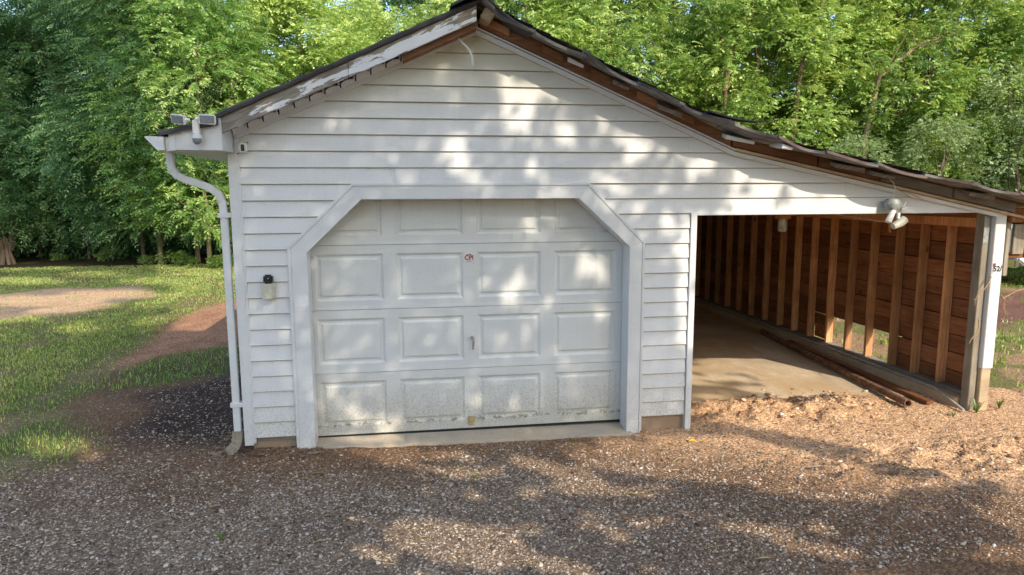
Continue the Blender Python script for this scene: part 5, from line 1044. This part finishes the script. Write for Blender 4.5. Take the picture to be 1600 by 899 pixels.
# ---------------------------------------------------------------- tall trees behind the camera whose crowns dapple wall, door and drive
LIT = [[(1.82,1.64),(1.81,1.55),(1.74,1.48),(1.64,1.46),(1.54,1.49),(1.49,1.56),(1.5,1.64),(1.57,1.71),(1.67,1.73),(1.77,1.7)],[(1.17,1.45),(1.08,1.31),(0.99,1.24),(0.93,1.28),(0.92,1.39),(0.97,1.55),(1.06,1.68),(1.15,1.75),(1.22,1.72),(1.22,1.6)],[(1.0,1.33),(0.97,1.27),(0.91,1.25),(0.86,1.27),(0.83,1.33),(0.84,1.39),(0.88,1.45),(0.93,1.47),(0.98,1.45),(1.01,1.4)],[(0.77,1.48),(0.76,1.43),(0.74,1.4),(0.71,1.4),(0.69,1.43),(0.68,1.48),(0.69,1.52),(0.72,1.55),(0.74,1.55),(0.76,1.52)],[(1.23,1.99),(1.19,1.94),(1.09,1.92),(0.97,1.92),(0.88,1.95),(0.84,1.99),(0.88,2.04),(0.97,2.06),(1.09,2.06),(1.19,2.03)],[(0.74,1.99),(0.72,1.97),(0.68,1.96),(0.62,1.96),(0.58,1.97),(0.57,2.0),(0.58,2.02),(0.63,2.03),(0.68,2.03),(0.72,2.02)],[(1.51,1.96),(1.49,1.93),(1.43,1.91),(1.36,1.91),(1.31,1.93),(1.28,1.96),(1.3,1.99),(1.36,2.01),(1.43,2.01),(1.49,1.99)],[(1.26,1.88),(1.23,1.85),(1.18,1.83),(1.11,1.83),(1.05,1.85),(1.03,1.88),(1.05,1.91),(1.11,1.93),(1.18,1.93),(1.23,1.91)],[(-0.49,0.59),(-0.51,0.55),(-0.54,0.53),(-0.58,0.53),(-0.61,0.56),(-0.62,0.6),(-0.61,0.64),(-0.57,0.66),(-0.53,0.66),(-0.5,0.63)],[(-0.35,0.4),(-0.38,0.31),(-0.47,0.24),(-0.59,0.22),(-0.7,0.26),(-0.75,0.34),(-0.72,0.43),(-0.63,0.5),(-0.51,0.52),(-0.4,0.48)],[(-0.69,0.28),(-0.71,0.2),(-0.75,0.16),(-0.79,0.16),(-0.83,0.21),(-0.84,0.29),(-0.82,0.37),(-0.78,0.41),(-0.74,0.41),(-0.7,0.36)],[(0.66,0.43),(0.63,0.38),(0.59,0.36),(0.55,0.37),(0.54,0.42),(0.55,0.48),(0.58,0.53),(0.62,0.55),(0.66,0.54),(0.67,0.49)],[(0.85,0.47),(0.83,0.43),(0.8,0.41),(0.75,0.42),(0.72,0.44),(0.7,0.47),(0.72,0.51),(0.75,0.53),(0.8,0.52),(0.83,0.5)],[(1.23,0.54),(1.2,0.49),(1.16,0.47),(1.12,0.48),(1.11,0.53),(1.12,0.59),(1.15,0.64),(1.19,0.67),(1.22,0.65),(1.24,0.61)],[(1.59,0.38),(1.57,0.34),(1.55,0.32),(1.52,0.33),(1.51,0.36),(1.52,0.4),(1.53,0.44),(1.56,0.46),(1.58,0.45),(1.59,0.42)],[(0.92,0.97),(0.91,0.94),(0.88,0.92),(0.84,0.92),(0.81,0.94),(0.8,0.97),(0.81,1.01),(0.84,1.02),(0.88,1.02),(0.91,1.0)],[(1.58,0.97),(1.57,0.94),(1.56,0.92),(1.54,0.92),(1.52,0.94),(1.51,0.98),(1.52,1.01),(1.54,1.02),(1.56,1.02),(1.57,1.0)],[(-0.11,0.31),(-0.14,0.28),(-0.21,0.27),(-0.29,0.27),(-0.36,0.29),(-0.38,0.32),(-0.35,0.35),(-0.29,0.36),(-0.2,0.35),(-0.14,0.33)],[(1.79,1.17),(1.79,1.15),(1.76,1.13),(1.73,1.14),(1.71,1.15),(1.7,1.17),(1.71,1.19),(1.73,1.2),(1.76,1.2),(1.78,1.19)],[(1.34,1.27),(1.31,1.24),(1.28,1.22),(1.24,1.23),(1.23,1.27),(1.23,1.32),(1.26,1.36),(1.3,1.37),(1.33,1.36),(1.35,1.32)],[(1.04,0.33),(1.03,0.31),(0.99,0.3),(0.95,0.31),(0.92,0.32),(0.9,0.34),(0.92,0.35),(0.95,0.36),(0.99,0.36),(1.03,0.35)],[(0.44,0.22),(0.42,0.2),(0.4,0.19),(0.36,0.19),(0.33,0.21),(0.32,0.22),(0.33,0.24),(0.36,0.25),(0.4,0.25),(0.42,0.23)],[(0.62,2.18),(0.59,2.12),(0.55,2.09),(0.53,2.1),(0.52,2.15),(0.53,2.21),(0.56,2.26),(0.6,2.29),(0.62,2.28),(0.63,2.23)],[(0.72,2.13),(0.72,2.11),(0.7,2.09),(0.68,2.09),(0.66,2.11),(0.66,2.13),(0.67,2.15),(0.68,2.17),(0.7,2.17),(0.72,2.15)],[(1.2,2.44),(1.2,2.41),(1.16,2.37),(1.11,2.34),(1.06,2.33),(1.03,2.35),(1.03,2.39),(1.06,2.42),(1.11,2.45),(1.16,2.46)],[(1.48,2.23),(1.45,2.17),(1.41,2.13),(1.37,2.14),(1.34,2.19),(1.34,2.25),(1.36,2.32),(1.41,2.35),(1.45,2.35),(1.48,2.3)],[(1.17,2.16),(1.16,2.11),(1.13,2.08),(1.1,2.08),(1.07,2.11),(1.06,2.16),(1.07,2.22),(1.1,2.25),(1.13,2.25),(1.16,2.22)],[(1.33,2.58),(1.3,2.54),(1.22,2.52),(1.12,2.52),(1.04,2.54),(1.01,2.57),(1.04,2.61),(1.12,2.63),(1.21,2.63),(1.29,2.61)],[(1.12,2.75),(1.1,2.71),(1.04,2.68),(0.97,2.68),(0.91,2.71),(0.89,2.75),(0.91,2.79),(0.97,2.82),(1.04,2.82),(1.1,2.79)],[(1.27,2.65),(1.25,2.59),(1.22,2.55),(1.17,2.55),(1.13,2.59),(1.12,2.65),(1.13,2.72),(1.17,2.76),(1.21,2.76),(1.25,2.72)],[(1.45,2.68),(1.41,2.63),(1.37,2.61),(1.32,2.62),(1.3,2.67),(1.31,2.73),(1.34,2.78),(1.39,2.8),(1.43,2.79),(1.46,2.74)],[(1.65,2.66),(1.63,2.61),(1.57,2.58),(1.51,2.58),(1.45,2.61),(1.43,2.65),(1.45,2.7),(1.51,2.73),(1.57,2.73),(1.63,2.71)],[(1.96,2.43),(1.94,2.33),(1.86,2.28),(1.78,2.28),(1.7,2.33),(1.67,2.42),(1.7,2.52),(1.77,2.57),(1.86,2.57),(1.93,2.52)],[(1.87,2.08),(1.82,2.05),(1.74,2.05),(1.64,2.09),(1.57,2.14),(1.56,2.19),(1.6,2.22),(1.69,2.22),(1.78,2.19),(1.85,2.13)],[(2.02,1.87),(2.01,1.78),(1.97,1.72),(1.92,1.73),(1.88,1.78),(1.86,1.87),(1.87,1.96),(1.91,2.01),(1.96,2.01),(2.0,1.96)],[(2.27,1.81),(2.26,1.73),(2.22,1.69),(2.18,1.69),(2.14,1.74),(2.12,1.81),(2.13,1.89),(2.17,1.94),(2.22,1.94),(2.25,1.89)],[(2.1,2.27),(2.07,2.2),(1.99,2.16),(1.88,2.16),(1.8,2.2),(1.76,2.27),(1.8,2.34),(1.88,2.38),(1.98,2.38),(2.07,2.34)],[(2.31,2.35),(2.28,2.25),(2.22,2.2),(2.15,2.2),(2.08,2.25),(2.06,2.35),(2.08,2.44),(2.14,2.5),(2.22,2.5),(2.28,2.44)],[(2.25,2.14),(2.21,2.1),(2.11,2.07),(1.99,2.08),(1.88,2.1),(1.84,2.14),(1.88,2.17),(1.98,2.2),(2.11,2.2),(2.21,2.17)],[(2.39,1.59),(2.38,1.54),(2.34,1.51),(2.3,1.51),(2.26,1.54),(2.25,1.59),(2.26,1.64),(2.29,1.68),(2.34,1.68),(2.37,1.64)],[(2.45,2.24),(2.43,2.17),(2.39,2.12),(2.33,2.12),(2.28,2.17),(2.26,2.24),(2.28,2.32),(2.32,2.36),(2.38,2.36),(2.43,2.32)],[(2.59,2.29),(2.58,2.22),(2.55,2.18),(2.51,2.18),(2.47,2.22),(2.46,2.28),(2.47,2.35),(2.5,2.39),(2.54,2.39),(2.58,2.35)],[(1.71,1.98),(1.69,1.94),(1.64,1.92),(1.57,1.92),(1.52,1.94),(1.49,1.98),(1.51,2.02),(1.57,2.04),(1.64,2.04),(1.69,2.02)],[(2.0,1.65),(1.99,1.63),(1.96,1.61),(1.93,1.61),(1.9,1.63),(1.89,1.65),(1.9,1.68),(1.93,1.69),(1.96,1.69),(1.99,1.68)],[(-1.08,0.75),(-1.09,0.72),(-1.11,0.7),(-1.14,0.7),(-1.16,0.72),(-1.17,0.75),(-1.16,0.78),(-1.14,0.79),(-1.11,0.79),(-1.09,0.77)],[(-0.82,0.65),(-0.83,0.61),(-0.85,0.59),(-0.88,0.59),(-0.9,0.62),(-0.91,0.65),(-0.9,0.69),(-0.87,0.71),(-0.85,0.71),(-0.82,0.69)],[(-0.95,0.56),(-0.96,0.54),(-0.98,0.53),(-1.0,0.53),(-1.02,0.54),(-1.02,0.56),(-1.01,0.58),(-1.0,0.59),(-0.97,0.59),(-0.96,0.58)],[(1.97,0.24),(1.96,0.18),(1.94,0.15),(1.91,0.15),(1.88,0.19),(1.87,0.24),(1.88,0.29),(1.9,0.33),(1.93,0.33),(1.96,0.29)],[(1.92,0.59),(1.91,0.57),(1.89,0.55),(1.87,0.55),(1.85,0.57),(1.85,0.6),(1.85,0.62),(1.87,0.64),(1.89,0.64),(1.91,0.62)],[(1.01,2.9),(0.98,2.86),(0.9,2.83),(0.8,2.83),(0.73,2.86),(0.7,2.9),(0.73,2.94),(0.8,2.96),(0.9,2.97),(0.98,2.94)],[(1.21,2.95),(1.19,2.92),(1.12,2.91),(1.05,2.9),(0.98,2.92),(0.96,2.95),(0.98,2.98),(1.05,3.0),(1.12,3.0),(1.19,2.98)],[(0.88,2.75),(0.87,2.69),(0.82,2.65),(0.77,2.65),(0.73,2.69),(0.72,2.75),(0.73,2.81),(0.77,2.84),(0.82,2.84),(0.87,2.81)],[(0.72,2.85),(0.71,2.81),(0.69,2.78),(0.65,2.78),(0.63,2.8),(0.62,2.84),(0.63,2.89),(0.66,2.91),(0.69,2.91),(0.71,2.89)],[(0.94,2.6),(0.93,2.56),(0.88,2.54),(0.82,2.54),(0.77,2.56),(0.76,2.6),(0.77,2.63),(0.82,2.66),(0.88,2.66),(0.93,2.63)],[(1.3,2.09),(1.29,2.04),(1.27,2.01),(1.23,2.01),(1.2,2.04),(1.19,2.09),(1.2,2.14),(1.23,2.17),(1.26,2.17),(1.29,2.13)],[(1.63,1.85),(1.61,1.81),(1.58,1.8),(1.53,1.8),(1.49,1.82),(1.47,1.85),(1.49,1.88),(1.53,1.9),(1.57,1.9),(1.61,1.88)],[(1.46,2.45),(1.45,2.42),(1.42,2.4),(1.39,2.4),(1.36,2.42),(1.35,2.45),(1.36,2.48),(1.39,2.5),(1.42,2.5),(1.45,2.48)],[(1.79,2.58),(1.77,2.56),(1.71,2.54),(1.64,2.54),(1.59,2.56),(1.57,2.58),(1.59,2.6),(1.64,2.62),(1.71,2.62),(1.76,2.61)],[(1.27,2.42),(1.26,2.4),(1.24,2.38),(1.2,2.38),(1.18,2.4),(1.17,2.42),(1.18,2.45),(1.2,2.46),(1.24,2.46),(1.26,2.45)],[(2.1,2.48),(2.08,2.45),(2.02,2.43),(1.95,2.43),(1.88,2.45),(1.86,2.48),(1.88,2.51),(1.94,2.53),(2.02,2.53),(2.08,2.51)],[(1.21,2.78),(1.2,2.75),(1.18,2.73),(1.15,2.73),(1.13,2.75),(1.12,2.78),(1.13,2.81),(1.15,2.83),(1.18,2.83),(1.2,2.81)],[(1.37,2.58),(1.36,2.55),(1.34,2.53),(1.31,2.53),(1.29,2.55),(1.28,2.58),(1.29,2.6),(1.31,2.62),(1.34,2.62),(1.36,2.6)],[(1.51,2.42),(1.5,2.39),(1.48,2.37),(1.45,2.37),(1.42,2.39),(1.41,2.42),(1.42,2.45),(1.45,2.47),(1.48,2.47),(1.5,2.45)],[(1.62,2.29),(1.61,2.26),(1.59,2.23),(1.56,2.23),(1.54,2.26),(1.53,2.29),(1.54,2.33),(1.56,2.35),(1.58,2.35),(1.61,2.33)],[(1.87,2.08),(1.86,2.06),(1.82,2.04),(1.77,2.04),(1.73,2.06),(1.72,2.08),(1.73,2.11),(1.77,2.13),(1.82,2.13),(1.86,2.11)],[(2.65,2.4),(3.44,2.25),(4.45,1.96),(3.89,1.88),(2.67,1.89)],[(2.41,2.4),(2.66,2.41),(2.67,2.22),(2.44,2.16)],[(5.37,1.85),(5.3,1.81),(5.1,1.79),(4.86,1.8),(4.66,1.82),(4.59,1.85),(4.66,1.89),(4.85,1.91),(5.09,1.9),(5.29,1.88)],[(-0.11,-1.49),(-0.24,-1.56),(-0.44,-1.55),(-0.64,-1.47),(-0.77,-1.34),(-0.77,-1.2),(-0.63,-1.12),(-0.41,-1.13),(-0.2,-1.22),(-0.08,-1.37)],[(0.3,-1.8),(0.21,-1.81),(0.05,-1.76),(-0.12,-1.68),(-0.24,-1.58),(-0.26,-1.51),(-0.16,-1.49),(0.01,-1.54),(0.18,-1.64),(0.29,-1.73)],[(0.07,-0.88),(0.04,-0.9),(-0.02,-0.91),(-0.07,-0.89),(-0.09,-0.86),(-0.09,-0.82),(-0.05,-0.79),(0.01,-0.79),(0.06,-0.8),(0.08,-0.84)],[(0.47,-0.87),(0.43,-0.9),(0.38,-0.91),(0.34,-0.9),(0.31,-0.88),(0.32,-0.85),(0.36,-0.82),(0.41,-0.81),(0.45,-0.82),(0.48,-0.84)],[(0.43,-0.53),(0.39,-0.56),(0.34,-0.57),(0.3,-0.57),(0.27,-0.54),(0.28,-0.51),(0.32,-0.48),(0.37,-0.46),(0.41,-0.47),(0.44,-0.49)],[(-0.19,-0.54),(-0.22,-0.58),(-0.25,-0.59),(-0.28,-0.59),(-0.29,-0.56),(-0.28,-0.53),(-0.25,-0.5),(-0.22,-0.48),(-0.19,-0.49),(-0.18,-0.51)],[(-0.25,-0.77),(-0.27,-0.79),(-0.3,-0.81),(-0.33,-0.8),(-0.34,-0.78),(-0.33,-0.76),(-0.31,-0.74),(-0.28,-0.72),(-0.26,-0.73),(-0.24,-0.74)],[(-0.78,-1.04),(-0.81,-1.06),(-0.87,-1.07),(-0.94,-1.06),(-0.99,-1.04),(-1.01,-1.01),(-0.97,-0.99),(-0.91,-0.98),(-0.84,-0.99),(-0.79,-1.01)],[(1.93,-0.7),(1.74,-0.78),(1.47,-0.76),(1.22,-0.67),(1.08,-0.52),(1.1,-0.38),(1.29,-0.29),(1.59,-0.3),(1.85,-0.41),(1.98,-0.56)],[(0.97,-0.75),(0.88,-0.77),(0.76,-0.72),(0.64,-0.62),(0.56,-0.49),(0.58,-0.39),(0.67,-0.37),(0.81,-0.42),(0.93,-0.54),(0.99,-0.66)],[(0.84,-0.91),(0.77,-0.94),(0.67,-0.95),(0.59,-0.92),(0.54,-0.86),(0.55,-0.8),(0.62,-0.77),(0.72,-0.76),(0.81,-0.79),(0.86,-0.85)],[(0.46,-0.87),(0.42,-0.9),(0.36,-0.91),(0.31,-0.91),(0.28,-0.88),(0.28,-0.84),(0.32,-0.81),(0.39,-0.8),(0.44,-0.81),(0.47,-0.83)],[(1.5,-1.52),(1.42,-1.54),(1.33,-1.52),(1.24,-1.48),(1.19,-1.42),(1.21,-1.37),(1.28,-1.35),(1.38,-1.37),(1.47,-1.41),(1.52,-1.47)],[(0.8,-1.34),(0.75,-1.36),(0.71,-1.36),(0.67,-1.34),(0.66,-1.31),(0.68,-1.27),(0.72,-1.25),(0.77,-1.25),(0.81,-1.27),(0.82,-1.31)],[(0.51,-1.47),(0.47,-1.49),(0.45,-1.47),(0.44,-1.42),(0.46,-1.37),(0.5,-1.32),(0.54,-1.31),(0.57,-1.33),(0.57,-1.38),(0.55,-1.43)],[(0.21,-1.29),(0.17,-1.32),(0.1,-1.32),(0.04,-1.3),(0.01,-1.26),(0.02,-1.22),(0.06,-1.2),(0.13,-1.19),(0.19,-1.21),(0.22,-1.25)],[(1.67,-1.75),(1.59,-1.76),(1.48,-1.74),(1.37,-1.69),(1.31,-1.63),(1.32,-1.58),(1.4,-1.56),(1.52,-1.59),(1.62,-1.64),(1.68,-1.7)],[(0.49,-1.72),(0.45,-1.74),(0.39,-1.75),(0.33,-1.74),(0.29,-1.72),(0.29,-1.69),(0.33,-1.67),(0.4,-1.66),(0.46,-1.67),(0.5,-1.69)],[(2.4,-1.2),(2.28,-1.22),(2.12,-1.18),(1.97,-1.1),(1.88,-0.99),(1.91,-0.91),(2.03,-0.88),(2.2,-0.92),(2.36,-1.02),(2.43,-1.12)],[(-0.07,0.17),(-0.13,0.08),(-0.19,0.03),(-0.24,0.04),(-0.26,0.1),(-0.23,0.19),(-0.17,0.28),(-0.11,0.33),(-0.05,0.32),(-0.04,0.26)],[(-0.05,0.06),(-0.13,0.02),(-0.29,0.02),(-0.47,0.05),(-0.61,0.09),(-0.65,0.14),(-0.58,0.18),(-0.41,0.18),(-0.22,0.16),(-0.08,0.11)],[(-2.46,0.29),(-2.52,0.19),(-2.66,0.14),(-2.85,0.17),(-3.0,0.26),(-3.08,0.38),(-3.03,0.49),(-2.88,0.55),(-2.68,0.52),(-2.52,0.42)],[(-2.44,0.12),(-2.46,0.04),(-2.5,-0.01),(-2.55,-0.0),(-2.59,0.06),(-2.61,0.15),(-2.6,0.24),(-2.56,0.29),(-2.5,0.28),(-2.46,0.22)],[(-2.77,0.44),(-2.8,0.37),(-2.87,0.33),(-2.96,0.35),(-3.04,0.4),(-3.08,0.48),(-3.06,0.56),(-2.99,0.6),(-2.89,0.58),(-2.81,0.52)],[(2.06,-0.86),(1.95,-0.9),(1.79,-0.91),(1.63,-0.89),(1.54,-0.84),(1.54,-0.78),(1.64,-0.74),(1.81,-0.73),(1.98,-0.75),(2.07,-0.8)],[(3.17,0.34),(4.0,0.36),(4.7,0.13),(6.38,-0.11),(4.1,-1.28),(3.36,-1.04),(3.36,-0.69),(3.19,-0.4),(3.05,-0.13),(2.69,0.09)],[(2.1,-0.24),(2.7,-0.33),(2.86,-0.68),(2.96,-1.03),(2.44,-1.14),(2.15,-0.87),(1.68,-0.54)],[(3.26,-1.34),(3.96,-1.35),(3.24,-1.72),(2.82,-1.7)],[(3.68,-1.22),(6.02,-0.92),(3.22,-2.14),(2.59,-1.83)],[(5.26,1.81),(5.04,-0.08),(4.36,0.18),(4.2,0.52),(4.3,0.95),(4.56,1.5)],[(5.06,1.65),(4.94,1.61),(4.74,1.63),(4.55,1.68),(4.43,1.77),(4.43,1.84),(4.55,1.88),(4.76,1.87),(4.95,1.81),(5.07,1.73)],[(4.32,0.97),(4.22,0.95),(4.09,1.0),(3.99,1.11),(3.94,1.24),(3.98,1.34),(4.08,1.36),(4.21,1.3),(4.32,1.18),(4.35,1.06)],[(4.33,0.57),(4.21,0.54),(4.05,0.59),(3.91,0.68),(3.83,0.8),(3.86,0.89),(3.98,0.92),(4.15,0.88),(4.3,0.77),(4.37,0.66)],[(3.5,0.58),(3.42,0.54),(3.32,0.55),(3.23,0.58),(3.19,0.64),(3.22,0.7),(3.3,0.74),(3.4,0.74),(3.49,0.7),(3.53,0.64)],[(4.97,0.89),(4.77,0.8),(4.57,0.83),(4.46,0.96),(4.46,1.15),(4.6,1.33),(4.83,1.43),(5.04,1.41),(5.15,1.26),(5.12,1.06)],[(4.65,1.41),(4.53,1.36),(4.37,1.34),(4.23,1.36),(4.15,1.41),(4.18,1.48),(4.29,1.54),(4.46,1.56),(4.61,1.54),(4.68,1.49)],[(15.99,6.12),(30.29,9.72),(7.5,-0.27),(5.51,0.01)],[(-2.25,6.97),(-2.49,6.62),(-3.1,6.48),(-3.86,6.59),(-4.52,6.93),(-4.84,7.37),(-4.67,7.77),(-4.03,7.95),(-3.18,7.82),(-2.5,7.43)],[(-0.99,7.52),(-1.24,7.2),(-1.8,7.07),(-2.46,7.17),(-3.0,7.47),(-3.23,7.87),(-3.04,8.22),(-2.46,8.37),(-1.73,8.26),(-1.17,7.92)],[(-3.06,9.64),(-3.23,9.26),(-3.7,9.09),(-4.29,9.18),(-4.81,9.51),(-5.08,9.97),(-4.96,10.39),(-4.48,10.59),(-3.82,10.49),(-3.28,10.12)],[(-1.57,10.51),(-1.76,10.2),(-2.21,10.07),(-2.77,10.16),(-3.22,10.44),(-3.42,10.82),(-3.26,11.15),(-2.79,11.31),(-2.2,11.21),(-1.73,10.9)],[(-0.07,9.16),(-0.32,8.8),(-0.83,8.63),(-1.42,8.73),(-1.89,9.04),(-2.06,9.48),(-1.85,9.89),(-1.32,10.08),(-0.67,9.98),(-0.19,9.62)],[(1.03,10.09),(0.74,9.6),(0.24,9.37),(-0.3,9.45),(-0.69,9.83),(-0.8,10.39),(-0.56,10.93),(-0.02,11.23),(0.58,11.13),(0.98,10.68)],[(-0.14,7.36),(-0.38,6.87),(-0.87,6.39),(-1.39,6.09),(-1.78,6.06),(-1.92,6.28),(-1.75,6.72),(-1.31,7.22),(-0.72,7.59),(-0.26,7.65)],[(-0.55,5.72),(-0.67,5.23),(-0.9,4.72),(-1.14,4.35),(-1.31,4.24),(-1.37,4.41),(-1.3,4.81),(-1.09,5.33),(-0.82,5.79),(-0.61,5.94)],[(-0.14,5.71),(-0.29,5.14),(-0.52,4.65),(-0.74,4.39),(-0.89,4.43),(-0.92,4.75),(-0.81,5.27),(-0.58,5.83),(-0.32,6.18),(-0.14,6.13)],[(-0.65,3.67),(-0.75,3.3),(-0.84,3.1),(-0.9,3.11),(-0.91,3.33),(-0.86,3.7),(-0.76,4.1),(-0.65,4.36),(-0.58,4.35),(-0.58,4.07)],[(-3.0,12.05),(-3.17,11.75),(-3.65,11.64),(-4.26,11.74),(-4.78,12.02),(-5.02,12.38),(-4.87,12.7),(-4.38,12.84),(-3.73,12.73),(-3.2,12.43)],[(0.36,8.14),(0.2,7.86),(-0.09,7.72),(-0.41,7.77),(-0.64,7.99),(-0.69,8.31),(-0.55,8.61),(-0.24,8.77),(0.1,8.71),(0.33,8.47)],[(-1.92,6.49),(-2.1,6.23),(-2.53,6.0),(-3.05,5.89),(-3.47,5.91),(-3.65,6.08),(-3.52,6.33),(-3.1,6.57),(-2.55,6.71),(-2.09,6.68)],[(-1.1,5.39),(-1.21,5.1),(-1.43,4.82),(-1.68,4.66),(-1.87,4.66),(-1.94,4.82),(-1.86,5.1),(-1.65,5.39),(-1.38,5.58),(-1.16,5.58)],[(-0.88,2.86),(-0.91,2.75),(-0.94,2.69),(-0.97,2.7),(-0.98,2.76),(-0.97,2.87),(-0.94,2.97),(-0.9,3.04),(-0.87,3.03),(-0.86,2.96)]]
def dapple_trees():
    def grow(P):
        if max(p[1] for p in P) > .06: return P
        cx = sum(p[0] for p in P)/len(P); cy = sum(p[1] for p in P)/len(P); return [(cx+(p[0]-cx)*1.18, cy+(p[1]-cy)*1.35) for p in P]
    LIT[:] = [grow(P) for P in LIT]
    bb = [(min(p[0] for p in P), max(p[0] for p in P), min(p[1] for p in P), max(p[1] for p in P)) for P in LIT]
    def lit(a, b):
        r = np.zeros(a.shape, bool)
        for P, q in zip(LIT, bb):
            k = (a > q[0]-.02)*(a < q[1]+.02)*(b > q[2]-.02)*(b < q[3]+.02)
            if k.any(): r[k] |= inpoly(a[k], b[k], P)
        fine = fbm(a*5.5+b*1.5, b*4.2-a*1.2, 412, 3)
        r &= ~((b > 1.75)*(b < 3.4)*(a > .4)*(a < 2.75)*(fine < .47))
        r &= ~((b > .2)*(b <= 1.75)*(a > -.9)*(a < 2.2)*(fbm(a*7+b*2, b*5.2, 415, 3) < .44))
        r &= ~((b > 1.75)*(b < 3.0)*(a >= 2.75)*(fine < .36))
        r |= (b < -.02)*(a > -1.2)*(fbm(a*2.4+b*2, b*5.5, 431, 3) > .62)
        r |= (a > 2.3)*(b > .25)*(b < 2.05)*(fbm(a*1.6+b*1.5, b*6.5, 441, 3) > .40)
        r |= (b > 2.2)*(b < 3.1)*(a > .3)*(a < 1.6)*(fine > .60)
        return r
    specs = [  # name, label, leaf range in sun-plane coordinates a,b, distance t, count, trunk base
        ('tall oak standing behind the camera whose crown dapples the garage front', -3.2, 5.0, -2.6, 4.2, 6.6, 8.8, 42000, (4.2, -9.8), .18, 1.0),
        ('tree right behind the camera shading the lower driveway', -3.4, 7.0, -2.6, -.3, 6.6, 8.8, 22000, (9.0, -9.5), .18, 1.0),
        ('big tree behind the camera to the left shading the lawn', -7.5, -1.2, -1.5, 7.0, 10.0, 14.0, 13000, (.3, -14.5), .22, 1.0),
        ('tallest tree behind the camera shading the far left trees', -11.5, -1.0, 7.0, 22.0, 19.0, 25.0, 26000, (3.0, -17.0), .25, .85)]
    for si, (lb, a0, a1, b0, b1, t0, t1, n, base, r, keep) in enumerate(specs):
        g = np.random.default_rng(500+si); q_ = int(math.sqrt(n*(a1-a0)/(b1-b0))); p_ = n//q_; n = q_*p_; ij = np.arange(n)      # leaves spread evenly so few stray gaps remain
        a = a0+(a1-a0)*((ij % q_)+g.uniform(-.2, 1.2, n))/q_; b = b0+(b1-b0)*((ij//q_)+g.uniform(-.2, 1.2, n))/p_; t = g.uniform(t0, t1, n)
        cl = fbm(a*2.2, b*2.2, 300+si); k = ~lit(a, b)
        # sky gaps of the crown itself, larger towards its rim
        k &= (fbm(a*1.1, b*1.1, 333+si) < .70) | (si < 2); k &= g.random(n) < keep
        a, b, t = a[k], b[k], t[k]; n = len(a)
        P = np.stack([a+.41*t, -t, b+.79*t], -1)                    # rides the sun ray back to the crown
        k = P[:, 2] > 2.9; P = P[k]; n = len(P); L = g.uniform(.07, .11, n)*(.72 if si < 2 else 1)*(1 if si < 3 else 2.2)
        d = g.normal(0, 1, (n, 3)); d /= np.linalg.norm(d, axis=1, keepdims=True); q = np.cross(d, g.normal(0, 1, (n, 3))); q /= np.linalg.norm(q, axis=1, keepdims=True)
        V = np.stack([P-d*L[:, None], P+q*L[:, None]*.6, P+d*L[:, None], P-q*L[:, None]*.6], 1).reshape(-1, 3)-np.array([base[0], base[1], 0]); F = np.arange(n*4).reshape(n, 4)
        T_ = thing('shade_tree', lb, 'tree', (base[0], base[1], 0), 'shade trees behind the camera')
        link('crown', npmesh('crown', V, F, 'leaf_mid', np.repeat(g.random(n), 4)), None, T_)
        C = [tuple(P[i]-np.array([base[0], base[1], 0])) for i in g.integers(0, n, 9)]; c = P.mean(0)-np.array([base[0], base[1], 0])
        m = MB(); H = c[2]*.8; m.tube([(0, 0, -.1), (c[0]*.1, c[1]*.1, H*.5), (c[0]*.5, c[1]*.5, H)], [r*1.3, r, r*.55], 9)
        m.build('trunk', 'bark', T_, smooth=True)
dapple_trees()
